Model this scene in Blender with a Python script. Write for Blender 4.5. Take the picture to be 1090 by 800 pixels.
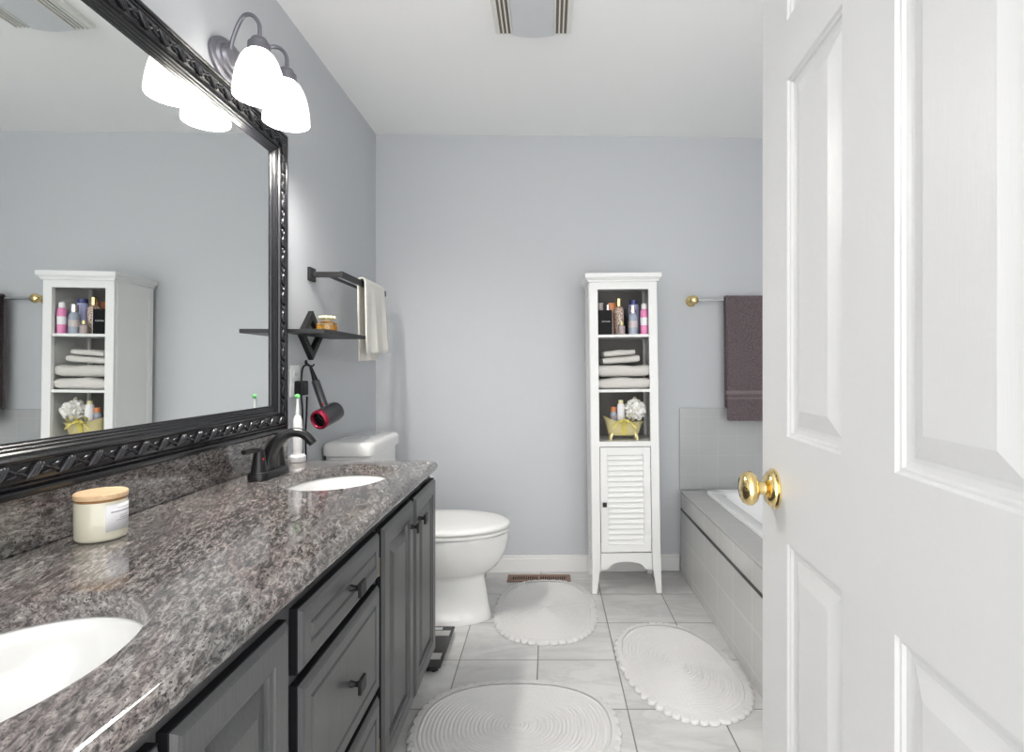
import bpy, bmesh, math, random
from mathutils import Vector, Matrix, Euler
from math import sin, cos, pi, radians, sqrt

for o in list(bpy.data.objects):
    bpy.data.objects.remove(o, do_unlink=True)
S = bpy.context.scene
C = S.collection
random.seed(7)

# ------------------------------------------------------------------ camera, light, exposure
F_PX = 575.0
cd = bpy.data.cameras.new('camera'); cam = bpy.data.objects.new('camera', cd); C.objects.link(cam)
cam.location = (0, 0, 1.14); cam.rotation_euler = (radians(90), 0, 0)
cd.sensor_fit = 'HORIZONTAL'; cd.sensor_width = 36; cd.lens = F_PX / 1090 * 36
cd.shift_x = -(584 - 545) / 1090; cd.shift_y = -(400 - 391) / 1090
cd.clip_start = 0.02
S.camera = cam

W = bpy.data.worlds.new('world'); S.world = W; W.use_nodes = True
W.node_tree.nodes['Background'].inputs[0].default_value = (1.0, 0.995, 0.985, 1)
W.node_tree.nodes['Background'].inputs[1].default_value = 1.68
S.view_settings.view_transform = 'Standard'
S.view_settings.look = 'None'
S.view_settings.gamma = 1
S.view_settings.use_curve_mapping = False
S.view_settings.exposure = 1.0
LAMP_W = 10.5          # each vanity bulb


# ------------------------------------------------------------------ materials
def mat(name, col, rough=0.5, metal=0.0, **kw):
    m = bpy.data.materials.new(name); m.use_nodes = True
    b = m.node_tree.nodes['Principled BSDF']
    b.inputs['Base Color'].default_value = (*col, 1)
    b.inputs['Roughness'].default_value = rough
    b.inputs['Metallic'].default_value = metal
    for k, v in kw.items():
        b.inputs[k.replace('_', ' ')].default_value = v
    return m

class NT:
    def __init__(s, m):
        s.m = m; s.t = m.node_tree; s.b = s.t.nodes['Principled BSDF']
    def n(s, typ, **kw):
        nd = s.t.nodes.new(typ)
        for k, v in kw.items(): setattr(nd, k, v)
        return nd
    def l(s, a, b): s.t.links.new(a, b)
    def pos(s, scale=(1, 1, 1), loc=(0, 0, 0), rot=(0, 0, 0), obj=False):
        if obj:
            src = s.n('ShaderNodeTexCoord').outputs['Object']
        else:
            src = s.n('ShaderNodeNewGeometry').outputs['Position']
        mp = s.n('ShaderNodeMapping'); mp.inputs['Scale'].default_value = scale
        mp.inputs['Location'].default_value = loc; mp.inputs['Rotation'].default_value = rot
        s.l(src, mp.inputs['Vector']); return mp.outputs[0]
    def noise(s, vec, scale, detail=3, rough=0.55, dist=0):
        nd = s.n('ShaderNodeTexNoise'); nd.inputs['Scale'].default_value = scale
        nd.inputs['Detail'].default_value = detail; nd.inputs['Roughness'].default_value = rough
        nd.inputs['Distortion'].default_value = dist
        s.l(vec, nd.inputs['Vector']); return nd.outputs['Fac']
    def ramp(s, fac, stops):
        r = s.n('ShaderNodeValToRGB'); cr = r.color_ramp
        while len(cr.elements) < len(stops): cr.elements.new(0.5)
        for e, (p, c) in zip(cr.elements, stops):
            e.position = p; e.color = (*c, 1)
        s.l(fac, r.inputs['Fac']); return r.outputs['Color']
    def mix(s, fac, a, b, blend='MIX'):
        x = s.n('ShaderNodeMix', data_type='RGBA', blend_type=blend)
        for sock, v in ((x.inputs['Factor'], fac), (x.inputs['A'], a), (x.inputs['B'], b)): pass
        ins = [i for i in x.inputs if i.name == 'Factor' and i.type == 'VALUE'][0]
        A = [i for i in x.inputs if i.name == 'A' and i.type == 'RGBA'][0]
        B = [i for i in x.inputs if i.name == 'B' and i.type == 'RGBA'][0]
        for sock, v in ((ins, fac), (A, a), (B, b)):
            if hasattr(v, 'is_output'): s.l(v, sock)
            elif isinstance(v, (int, float)): sock.default_value = v
            else: sock.default_value = (*v, 1)
        return [o for o in x.outputs if o.type == 'RGBA'][0]
    def bump(s, h, strength=0.3, dist=0.01):
        b = s.n('ShaderNodeBump'); b.inputs['Strength'].default_value = strength
        b.inputs['Distance'].default_value = dist
        s.l(h, b.inputs['Height']); s.l(b.outputs[0], s.b.inputs['Normal'])
    def col(s, c): s.l(c, s.b.inputs['Base Color'])

def paint(name, col, rough=0.5, bump=0.08, scale=220, **kw):
    m = mat(name, col, rough, **kw); t = NT(m)
    t.bump(t.noise(t.pos(), scale, 2), bump, 0.002); return m

M = {}
M['wall'] = paint('wall paint', (0.515, 0.533, 0.555), 0.55, 0.12, 160)
M['ceiling'] = paint('ceiling paint', (0.92, 0.92, 0.915), 0.9, 0.1, 120)
M['trim'] = paint('white trim paint', (0.76, 0.76, 0.75), 0.35, 0.03)
M['cab_white'] = paint('white cabinet lacquer', (0.76, 0.765, 0.755), 0.4, 0.03)
M['cab_back'] = paint('grey back board', (0.20, 0.19, 0.18), 0.7, 0.03)

# door paint with an embossed wood grain
m = mat('door paint', (0.63, 0.632, 0.63), 0.38); t = NT(m)
gr = t.noise(t.pos((90, 90, 5)), 3.0, 4, 0.6, 0.6)
t.bump(gr, 0.10, 0.003); M['door'] = m

# charcoal vanity lacquer with brush grain
m = mat('charcoal cabinet lacquer', (0.085, 0.086, 0.088), 0.33); t = NT(m)
g1 = t.noise(t.pos((140, 140, 6)), 2.0, 4, 0.65)
t.col(t.ramp(g1, [(0.3, (0.062, 0.063, 0.065)), (0.7, (0.088, 0.089, 0.091))]))
t.bump(g1, 0.08, 0.002); M['vanity'] = m
M['vanity_edge'] = mat('black glazed edge', (0.008, 0.008, 0.010), 0.6, Specular_IOR_Level=0.2)

# granite
m = mat('speckled granite', (0.3, 0.28, 0.28), 0.09, Specular_IOR_Level=0.9); t = NT(m)
def rpos(rot, scale, loc=(0, 0, 0)):
    v = t.pos(rot=(0, 0, rot), loc=loc)
    mp = t.n('ShaderNodeMapping'); mp.inputs['Scale'].default_value = scale; t.l(v, mp.inputs['Vector']); return mp.outputs[0]
RA = radians(-20)
p1 = rpos(RA, (1, 0.27, 1))
a = t.noise(p1, 135, 5, 0.74, 0.6)
base = t.ramp(a, [(0.29, (0.018, 0.016, 0.016)), (0.40, (0.075, 0.069, 0.067)), (0.49, (0.18, 0.166, 0.161)), (0.60, (0.35, 0.333, 0.322)), (0.74, (0.58, 0.56, 0.545))])
bign = t.noise(rpos(RA, (1, 0.4, 1)), 9, 3, 0.6, 0.8)
tint = t.ramp(bign, [(0.34, (0.88, 0.91, 0.90)), (0.5, (0.92, 0.90, 0.885)), (0.68, (0.84, 0.74, 0.735))])
c2 = t.mix(0.9, base, tint, 'MULTIPLY')
bands = t.noise(rpos(RA, (1, 0.18, 1)), 16, 4, 0.6, 0.4)
c2 = t.mix(1.0, c2, t.ramp(bands, [(0.36, (0.55, 0.55, 0.56)), (0.5, (0.88, 0.87, 0.87)), (0.64, (1.0, 0.99, 0.98))]), 'MULTIPLY')
dk = t.noise(rpos(RA, (1, 0.55, 1), (3, 1, 2)), 300, 2, 0.5)
dkm = t.ramp(dk, [(0.35, (1, 1, 1)), (0.41, (0, 0, 0))])
c3 = t.mix(dkm, c2, (0.03, 0.026, 0.027))
t.col(c3); M['granite'] = m

# marble look floor tile
m = mat('marble floor tile', (0.6, 0.6, 0.6), 0.28); t = NT(m)
br = t.n('ShaderNodeTexBrick', offset=0.0, squash=1.0)
t.l(t.pos((1, 1, 1), (0.042 + 0.305 * 20, -2.108 + 0.305 * 20, 0)), br.inputs['Vector'])
br.inputs['Scale'].default_value = 1; br.inputs['Mortar Size'].default_value = 0.0024
br.inputs['Mortar Smooth'].default_value = 0.1; br.inputs['Bias'].default_value = 0
br.inputs['Brick Width'].default_value = 0.305; br.inputs['Row Height'].default_value = 0.305
br.inputs['Color1'].default_value = (0, 0, 0, 1); br.inputs['Color2'].default_value = (1, 1, 1, 1)
br.inputs['Mortar'].default_value = (0.5, 0.5, 0.5, 1)
off = t.n('ShaderNodeVectorMath', operation='MULTIPLY_ADD')
t.l(br.outputs['Color'], off.inputs[0]); off.inputs[1].default_value = (7.3, 3.1, 5.7)
t.l(t.pos((0.8, 2.4, 1), rot=(0, 0, 0.3)), off.inputs[2])
v1 = t.noise(off.outputs[0], 3.6, 6, 0.62, 0.55)
vein = t.ramp(v1, [(0.42, (0.64, 0.635, 0.62)), (0.495, (0.565, 0.56, 0.55)), (0.51, (0.60, 0.595, 0.585)), (0.57, (0.66, 0.655, 0.64))])
v2 = t.noise(off.outputs[0], 2.2, 3, 0.5, 0.8)
cl = t.ramp(v2, [(0.35, (0.84, 0.84, 0.85)), (0.65, (1, 1, 1))])
body = t.mix(1.0, vein, cl, 'MULTIPLY')
t.col(t.mix(br.outputs['Fac'], body, (0.17, 0.165, 0.155)))
inv = t.n('ShaderNodeMath', operation='SUBTRACT'); inv.inputs[0].default_value = 1
t.l(br.outputs['Fac'], inv.inputs[1]); t.bump(inv.outputs[0], 0.4, 0.002); M['floor'] = m

def tile_mat(name, w, h, axes, col, grout, loc=(0, 0), mortar=0.002, rough=0.18, offset=0.0):
    m = mat(name, col, rough); t = NT(m)
    sep = t.n('ShaderNodeSeparateXYZ'); t.l(t.pos(), sep.inputs[0])
    cmb = t.n('ShaderNodeCombineXYZ')
    for k, ax in enumerate(axes):
        ad = t.n('ShaderNodeMath', operation='ADD'); t.l(sep.outputs[ax], ad.inputs[0]); ad.inputs[1].default_value = loc[k] + 20 * (w, h)[k]
        t.l(ad.outputs[0], cmb.inputs[k])
    br = t.n('ShaderNodeTexBrick', offset=offset, squash=1.0); t.l(cmb.outputs[0], br.inputs['Vector'])
    for k, v in (('Scale', 1), ('Mortar Size', mortar), ('Mortar Smooth', 0.2), ('Bias', 0), ('Brick Width', w), ('Row Height', h)):
        br.inputs[k].default_value = v
    br.inputs['Color1'].default_value = (*[c * 0.985 for c in col], 1); br.inputs['Color2'].default_value = (*[min(1, c * 1.015) for c in col], 1)
    br.inputs['Mortar'].default_value = (*grout, 1)
    t.col(br.outputs['Color'])
    inv = t.n('ShaderNodeMath', operation='SUBTRACT'); inv.inputs[0].default_value = 1
    t.l(br.outputs['Fac'], inv.inputs[1]); t.bump(inv.outputs[0], 0.25, 0.001)
    return m
M['apron_tile'] = tile_mat('tub apron tile', 0.20, 0.152, 'YZ', (0.56, 0.56, 0.545), (0.70, 0.70, 0.68), (0.05, -0.355 + 0.304), 0.0022, offset=0.0)
M['deck_tile'] = tile_mat('tub deck tile', 0.15, 0.20, 'XY', (0.44, 0.44, 0.43), (0.52, 0.52, 0.50), (0.015, 0.05), 0.002)  # same tile as the apron; darker look of the level top put into its colour
M['splash_tile'] = tile_mat('wall splash tile', 0.108, 0.108, 'XZ', (0.43, 0.44, 0.44), (0.47, 0.48, 0.48), (0.02, 0.0), 0.0015)
m = mat('mosaic pencil liner', (0.03, 0.03, 0.03), 0.25); t = NT(m)
wv = t.n('ShaderNodeTexVoronoi'); wv.inputs['Scale'].default_value = 90; t.l(t.pos(), wv.inputs['Vector'])
t.col(t.ramp(wv.outputs['Distance'], [(0.0, (0.09, 0.09, 0.09)), (0.7, (0.008, 0.008, 0.008))])); M['liner'] = m

M['porcelain'] = mat('glazed white porcelain', (0.80, 0.80, 0.785), 0.08, Coat_Weight=0.3)
M['acrylic'] = mat('white tub acrylic', (0.82, 0.825, 0.83), 0.12)
M['seat'] = mat('white seat plastic', (0.80, 0.80, 0.78), 0.18)
M['mirror'] = mat('mirror glass', (0.86, 0.88, 0.87), 0.0, 1.0)
M['frame'] = mat('glossy black carved frame', (0.008, 0.008, 0.010), 0.26, 0.0, Specular_IOR_Level=0.45, Coat_Weight=0.15, Coat_Roughness=0.15)
M['frame_carved'] = mat('metallic black carving', (0.035, 0.035, 0.04), 0.26, 0.45, Coat_Weight=0.3)  # paler, part-metallic black than the plain frame
M['black_metal'] = mat('matte black metal', (0.010, 0.010, 0.011), 0.42, 0.1, Specular_IOR_Level=0.35)
M['faucet'] = mat('satin black faucet metal', (0.008, 0.008, 0.009), 0.30, 0.0, Specular_IOR_Level=0.4)
M['nickel'] = mat('dark brushed nickel', (0.23, 0.23, 0.26), 0.38, 0.85)
M['chrome'] = mat('chrome', (0.75, 0.75, 0.76), 0.12, 1.0)
M['brass'] = mat('polished brass', (0.88, 0.68, 0.32), 0.10, 1.0)
M['hinge_brass'] = mat('aged brass', (0.35, 0.22, 0.10), 0.35, 0.9)
M['white_plastic'] = mat('white plastic', (0.80, 0.80, 0.80), 0.3)
M['black_plastic'] = mat('black plastic', (0.008, 0.008, 0.009), 0.4, Specular_IOR_Level=0.3)
M['grey_plastic'] = mat('iron grey plastic', (0.07, 0.07, 0.078), 0.32, 0.4)
M['red_ring'] = mat('dark red ring', (0.30, 0.01, 0.04), 0.3, 0.3)
M['red_dot'] = mat('red dot', (0.6, 0.02, 0.02), 0.4)
M['green_bristle'] = mat('green bristles', (0.16, 0.55, 0.18), 0.7)
M['slot'] = mat('dark opening', (0.01, 0.01, 0.01), 0.9, Specular_IOR_Level=0.1)
M['vent_brown'] = mat('brown register metal', (0.24, 0.15, 0.11), 0.45, 0.3)
M['vent_white'] = mat('white fan plastic', (0.78, 0.78, 0.74), 0.4)
M['vent_gap'] = mat('shadowed grille gap', (0.20, 0.165, 0.13), 0.8)
M['lens'] = mat('opal lens', (0.62, 0.64, 0.66), 0.35)
M['glass_scale'] = mat('black glass', (0.012, 0.012, 0.012), 0.06)
M['silver'] = mat('brushed silver', (0.55, 0.55, 0.54), 0.35, 0.8)

def glass(name, col, rough=0.02, ior=1.45, trans=1.0):
    return mat(name, col, rough, 0.0, Transmission_Weight=trans, IOR=ior)
M['glass'] = glass('clear glass', (0.97, 0.97, 0.95))
M['amber'] = glass('amber perfume', (0.95, 0.55, 0.08), trans=0.75)

# lit opal glass shade: partly lets the bulb through, partly glows
m = bpy.data.materials.new('lit opal glass'); m.use_nodes = True; nt = m.node_tree
b = nt.nodes['Principled BSDF']; b.inputs['Base Color'].default_value = (0.85, 0.84, 0.82, 1); b.inputs['Roughness'].default_value = 0.25
b.inputs['Emission Color'].default_value = (1, 0.965, 0.92, 1); b.inputs['Emission Strength'].default_value = 0.12
tr = nt.nodes.new('ShaderNodeBsdfTranslucent'); tr.inputs[0].default_value = (0.9, 0.88, 0.85, 1)
tp = nt.nodes.new('ShaderNodeBsdfTransparent')
mx = nt.nodes.new('ShaderNodeMixShader'); mx.inputs[0].default_value = 0.03
mx2 = nt.nodes.new('ShaderNodeMixShader'); mx2.inputs[0].default_value = 0.10
nt.links.new(b.outputs[0], mx.inputs[1]); nt.links.new(tr.outputs[0], mx.inputs[2])
nt.links.new(mx.outputs[0], mx2.inputs[1]); nt.links.new(tp.outputs[0], mx2.inputs[2])
nt.links.new(mx2.outputs[0], nt.nodes['Material Output'].inputs[0]); M['opal'] = m

def cloth(name, col, scale=700, bump=0.5, sheen=0.3, var=0.15):
    m = mat(name, col, 0.95, 0.0, Sheen_Weight=sheen); t = NT(m)
    n = t.noise(t.pos(), scale, 3, 0.6)
    lo = tuple(c * (1 - var) for c in col); hi = tuple(min(1, c * (1 + var)) for c in col)
    t.col(t.ramp(n, [(0.3, lo), (0.7, hi)]))
    t.bump(n, bump, 0.004); return m
M['rug'] = cloth('white cotton rug', (0.70, 0.69, 0.68), 420, 0.55, 0.2, 0.06)
M['cream_towel'] = cloth('cream terry', (0.77, 0.745, 0.69), 600, 0.5, 0.2, 0.06)
M['brown_towel'] = cloth('mauve brown terry', (0.12, 0.092, 0.10), 170, 1.0, 0.25, 0.45)
M['brown_band'] = cloth('mauve brown woven band', (0.20, 0.16, 0.165), 900, 0.2, 0.1, 0.1)
M['white_towel'] = cloth('off-white terry', (0.62, 0.60, 0.57), 600, 0.5, 0.2, 0.06)
M['pouf'] = cloth('white mesh pouf', (0.80, 0.79, 0.76), 300, 0.6, 0.2, 0.05)
M['wax'] = mat('cream wax', (0.78, 0.74, 0.58), 0.4, Subsurface_Weight=0.1)
M['wax_glass'] = mat('candle glass', (0.80, 0.77, 0.62), 0.05, Coat_Weight=0.6, Transmission_Weight=0.25)
m = mat('pale bamboo', (0.66, 0.46, 0.27), 0.5); t = NT(m)
n = t.noise(t.pos((4, 60, 60), obj=True), 3, 4)
t.col(t.ramp(n, [(0.3, (0.60, 0.40, 0.22)), (0.7, (0.74, 0.54, 0.34))])); M['wood'] = m
M['band'] = mat('brown seal', (0.30, 0.15, 0.06), 0.5)
M['paper'] = mat('white paper label', (0.78, 0.78, 0.80), 0.6)
M['ink'] = mat('grey ink', (0.16, 0.16, 0.17), 0.6)
M['silver_ink'] = mat('pale print', (0.45, 0.45, 0.45), 0.5)
M['gold_plastic'] = mat('pale gold plastic', (0.72, 0.64, 0.34), 0.25, 0.35)
M['ribbon'] = mat('yellow gold ribbon', (0.60, 0.52, 0.12), 0.35, 0.1)
M['cream_ribbon'] = mat('cream ribbon', (0.75, 0.70, 0.45), 0.4)
M['black_card'] = mat('black carton', (0.004, 0.004, 0.005), 0.45, Specular_IOR_Level=0.15)
M['pinkish'] = mat('blush plastic', (0.52, 0.46, 0.45), 0.35)
M['copper'] = mat('copper orange', (0.62, 0.22, 0.08), 0.35, 0.2)
M['lav'] = mat('lavender plastic', (0.42, 0.45, 0.72), 0.3)
M['navy'] = mat('navy plastic', (0.03, 0.04, 0.16), 0.3)
M['pink'] = mat('bright pink plastic', (0.75, 0.25, 0.47), 0.35)
M['blue_liquid'] = mat('pale blue liquid glass', (0.47, 0.53, 0.64), 0.08, Transmission_Weight=0.3)
M['rose_glass'] = mat('rose tinted glass', (0.55, 0.45, 0.44), 0.08, Transmission_Weight=0.3)
M['grey_liquid'] = mat('lilac grey liquid', (0.35, 0.32, 0.40), 0.1, Transmission_Weight=0.2)
m = mat('patterned print', (0.5, 0.4, 0.35), 0.3); t = NT(m)
n = t.noise(t.pos(), 140, 2)
t.col(t.ramp(n, [(0.38, (0.12, 0.08, 0.08)), (0.48, (0.55, 0.38, 0.28)), (0.6, (0.70, 0.60, 0.55))])); M['print'] = m

# ------------------------------------------------------------------ geometry helpers
def link(name, bm, material, parent=None, smooth=35, bevel=0, subsurf=0, solid=0, weld=False):
    """one mesh object; coordinates of bm are world ones unless the parent is marked local"""
    if bm.faces:
        bmesh.ops.recalc_face_normals(bm, faces=bm.faces)
    me = bpy.data.meshes.new(name)
    org = Vector((0, 0, 0))
    if parent is not None:
        p = parent
        while p is not None:
            org += p.location; p = p.parent
        if parent.get('_local') or (parent.parent and parent.parent.get('_local')): org = Vector((0, 0, 0))
    if parent is None and bm.verts:
        c = sum((v.co for v in bm.verts), Vector()) / len(bm.verts)
        org = Vector((c.x, c.y, min(v.co.z for v in bm.verts)))
    bmesh.ops.translate(bm, verts=bm.verts, vec=-org)
    bm.to_mesh(me); bm.free()
    if smooth:
        for p in me.polygons: p.use_smooth = True
        me.set_sharp_from_angle(angle=radians(smooth))
    me.materials.append(material)
    o = bpy.data.objects.new(name, me); C.objects.link(o)
    if parent is None: o.location = org
    else: o.parent = parent
    if solid:
        s = o.modifiers.new('thickness', 'SOLIDIFY'); s.thickness = solid; s.offset = 0
    if bevel:
        b = o.modifiers.new('bevel', 'BEVEL'); b.width = bevel; b.segments = 2; b.limit_method = 'ANGLE'; b.angle_limit = radians(40)
    if subsurf:
        s = o.modifiers.new('smooth', 'SUBSURF'); s.levels = subsurf; s.render_levels = subsurf
    return o

def thing(name, label, cat, loc=(0, 0, 0), group=None, rot=None, local=False):
    o = bpy.data.objects.new(name, None); C.objects.link(o); o.location = loc
    o.empty_display_size = 0.05
    o['label'] = label; o['category'] = cat
    if group: o['group'] = group
    if rot: o.rotation_euler = rot
    if local or rot: o['_local'] = 1
    return o
def tag(o, label, cat, group=None):
    o['label'] = label; o['category'] = cat
    if group: o['group'] = group
    return o
def struct(name, bm, material, parent=None, **kw):
    o = link(name, bm, material, parent, **kw)
    if parent is None: o['kind'] = 'structure'
    return o

def B(): return bmesh.new()
def box(bm, lo, hi):
    x0, y0, z0 = lo; x1, y1, z1 = hi
    v = [bm.verts.new(p) for p in ((x0, y0, z0), (x1, y0, z0), (x1, y1, z0), (x0, y1, z0), (x0, y0, z1), (x1, y0, z1), (x1, y1, z1), (x0, y1, z1))]
    for f in ((0, 3, 2, 1), (4, 5, 6, 7), (0, 1, 5, 4), (1, 2, 6, 5), (2, 3, 7, 6), (3, 0, 4, 7)):
        bm.faces.new([v[i] for i in f])
    return bm
def bx(lo, hi): return box(B(), lo, hi)
def loft(bm, rings, cap0=True, cap1=True, closed=True):
    R = [[bm.verts.new(p) for p in r] for r in rings]
    n = len(R[0])
    for a, b in zip(R[:-1], R[1:]):
        for i in range(n if closed else n - 1):
            j = (i + 1) % n
            bm.faces.new((a[i], a[j], b[j], b[i]))
    if cap0: bm.faces.new(list(reversed(R[0])))
    if cap1: bm.faces.new(R[-1])
    return R
def basis(d):
    d = Vector(d).normalized()
    up = Vector((0, 0, 1)) if abs(d.z) < 0.9 else Vector((1, 0, 0))
    u = d.cross(up).normalized(); v = u.cross(d).normalized()
    return d, u, v
def lathe(bm, prof, origin=(0, 0, 0), axis=(0, 0, 1), seg=28, cap0=True, cap1=True):
    """prof: list of (radius, distance along axis)"""
    d, u, v = basis(axis); o = Vector(origin)
    rings = []
    for r, h in prof:
        rings.append([o + d * h + (u * cos(2 * pi * i / seg) + v * sin(2 * pi * i / seg)) * max(r, 1e-5) for i in range(seg)])
    loft(bm, rings, cap0, cap1); return bm
def tube(bm, pts, rad, seg=12, caps=True):
    pts = [Vector(p) for p in pts]
    rads = rad if isinstance(rad, (list, tuple)) else [rad] * len(pts)
    d0 = (pts[1] - pts[0]).normalized(); _, u, v = basis(d0); rings = []
    for i, p in enumerate(pts):
        if i == 0: d = pts[1] - pts[0]
        elif i == len(pts) - 1: d = pts[-1] - pts[-2]
        else: d = (pts[i + 1] - pts[i - 1])
        d.normalize()
        u = (u - d * u.dot(d)).normalized(); v = d.cross(u)
        rings.append([p + (u * cos(2 * pi * k / seg) + v * sin(2 * pi * k / seg)) * rads[i] for k in range(seg)])
    loft(bm, rings, caps, caps); return bm
def smooth_path(pts, n=8):
    P = [Vector(p) for p in pts]; out = []
    Q = [P[0]] + P + [P[-1]]
    for i in range(1, len(Q) - 2):
        for k in range(n):
            s = k / n; a, b, c, d = Q[i - 1], Q[i], Q[i + 1], Q[i + 2]
            out.append(0.5 * ((2 * b) + (c - a) * s + (2 * a - 5 * b + 4 * c - d) * s * s + (3 * b - a - 3 * c + d) * s ** 3))
    out.append(P[-1]); return out
def rrect(cx, cy, hx, hy, r, z, n=6):
    pts = []
    for (sx, sy, a0) in ((1, 1, 0), (-1, 1, 90), (-1, -1, 180), (1, -1, 270)):
        for k in range(n + 1):
            a = radians(a0 + 90 * k / n)
            pts.append(Vector((cx + sx * (hx - r) + r * cos(a), cy + sy * (hy - r) + r * sin(a), z)))
    return pts
def ell(cx, cy, a, b, z, n=48, e=2.0):
    out = []
    for i in range(n):
        t = 2 * pi * i / n; c, s = cos(t), sin(t)
        out.append(Vector((cx + a * math.copysign(abs(c) ** (2 / e), c), cy + b * math.copysign(abs(s) ** (2 / e), s), z)))
    return out
_SPH = {}
def sphere(bm, Mx, seg=14, ring=8):
    if (seg, ring) not in _SPH:
        vs = [(0, 0, 1)] + [(sin(pi * j / ring) * cos(2 * pi * i / seg), sin(pi * j / ring) * sin(2 * pi * i / seg), cos(pi * j / ring)) for j in range(1, ring) for i in range(seg)] + [(0, 0, -1)]
        fs = [(0, 1 + i, 1 + (i + 1) % seg) for i in range(seg)]
        for j in range(ring - 2):
            for i in range(seg):
                p, q = 1 + j * seg + i, 1 + j * seg + (i + 1) % seg; fs.append((p, p + seg, q + seg, q))
        e = len(vs) - 1; o_ = 1 + (ring - 2) * seg
        fs += [(e, o_ + (i + 1) % seg, o_ + i) for i in range(seg)]
        _SPH[(seg, ring)] = ([Vector(v) for v in vs], fs)
    vs, fs = _SPH[(seg, ring)]
    V = [bm.verts.new(Mx @ v) for v in vs]
    for f in fs: bm.faces.new([V[i] for i in f])
def ellipsoid(bm, c, r, rot=None, seg=14, ring=8):
    sphere(bm, Matrix.Translation(Vector(c)) @ (rot.to_matrix().to_4x4() if rot else Matrix.Identity(4)) @ Matrix.Diagonal((*r, 1)), seg, ring); return bm
def sbox(bm, lo, hi, r, n=4):
    """box with rounded vertical edges and softened top and bottom"""
    cx, cy = (lo[0] + hi[0]) / 2, (lo[1] + hi[1]) / 2; hx, hy = (hi[0] - lo[0]) / 2, (hi[1] - lo[1]) / 2
    q = min(r, (hi[2] - lo[2]) / 2) * 0.98
    rings = []
    for k in range(n + 1):
        a = pi / 2 * k / n; ins = q * (1 - sin(a)); rings.append(rrect(cx, cy, hx - ins, hy - ins, max(r - ins, 0.0008), lo[2] + q * (1 - cos(a)), 5))
    for k in range(n + 1):
        a = pi / 2 * (1 - k / n); ins = q * (1 - sin(a)); rings.append(rrect(cx, cy, hx - ins, hy - ins, max(r - ins, 0.0008), hi[2] - q * (1 - cos(a)), 5))
    loft(bm, rings); return bm

# ------------------------------------------------------------------ room
LW, RW, BY, CH = -0.96, 1.62, 3.02, 2.435
SK = math.tan(radians(1.3))                      # the back wall is a little out of square
def back(x): return BY + (x + 0.1) * SK
Y0 = -0.5
struct('floor', bx((LW - 0.1, Y0, -0.06), (RW + 0.1, 3.25, 0)), M['floor'], smooth=0)
struct('ceiling', bx((LW - 0.1, Y0, CH), (RW + 0.1, 3.25, CH + 0.06)), M['ceiling'], smooth=0)
struct('wall_left', bx((LW - 0.1, Y0, 0), (LW, 3.25, CH)), M['wall'], smooth=0)
struct('wall_right', bx((RW, 0.12, 0), (RW + 0.1, 3.25, CH)), M['wall'], smooth=0)
def skew_slab(x0, x1, d0, d1, z0, z1):
    bm = B(); v = []
    for z in (z0, z1):
        v += [bm.verts.new((x0, back(x0) + d0, z)), bm.verts.new((x1, back(x1) + d0, z)), bm.verts.new((x1, back(x1) + d1, z)), bm.verts.new((x0, back(x0) + d1, z))]
    for f in ((0, 3, 2, 1), (4, 5, 6, 7), (0, 1, 5, 4), (1, 2, 6, 5), (2, 3, 7, 6), (3, 0, 4, 7)): bm.faces.new([v[i] for i in f])
    return bm
struct('wall_back', skew_slab(LW, RW, 0, 0.1, 0, CH), M['wall'], smooth=0)
bm = skew_slab(LW, 0.733, -0.014, 0, 0.0, 0.078)
b2 = skew_slab(LW, 0.733, -0.010, 0, 0.078, 0.093)
me_ = bpy.data.meshes.new('t'); b2.to_mesh(me_); bm.from_mesh(me_); b2.free()
struct('baseboard_back', bm, M['trim'], smooth=0, bevel=0.003)
bm = bx((LW, 1.95, 0), (LW + 0.014, BY - 0.03, 0.09))
struct('baseboard_left', bm, M['trim'], smooth=0, bevel=0.003)
struct('trim_1', skew_slab(0.735, RW, -0.012, 0, 0.456, 0.912), M['splash_tile'], smooth=0)

# ------------------------------------------------------------------ tiled tub deck and bathtub
tx0, tx1, ty0, ty1, dz = 0.735, RW - 0.002, 1.36, 2.995, 0.456
bm = B()
box(bm, (tx0, ty0, 0.0), (tx0 + 0.05, ty1, dz - 0.012))
box(bm, (tx0 + 0.05, ty0, 0.0), (tx1, ty0 + 0.05, dz - 0.012))
deck = struct('tub_surround_wall', bm, M['apron_tile'], smooth=0, bevel=0.003)
bm = B()
hx0, hx1, hy0, hy1 = 0.90, 1.545, 1.50, 2.90
box(bm, (tx0 - 0.002, ty0 - 0.002, dz - 0.0118), (hx0, ty1 + 0.012, dz)); box(bm, (hx1, ty0 - 0.002, dz - 0.0118), (tx1, ty1 + 0.012, dz))
box(bm, (hx0, ty0 - 0.002, dz - 0.0118), (hx1, hy0, dz)); box(bm, (hx0, hy1, dz - 0.0118), (hx1, ty1 + 0.012, dz))
link('deck_top', bm, M['deck_tile'], deck, smooth=0)
link('mosaic_liner', bx((tx0 - 0.004, ty0, 0.350), (tx0 - 0.0002, ty1, 0.362)), M['liner'], deck, smooth=0)

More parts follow.
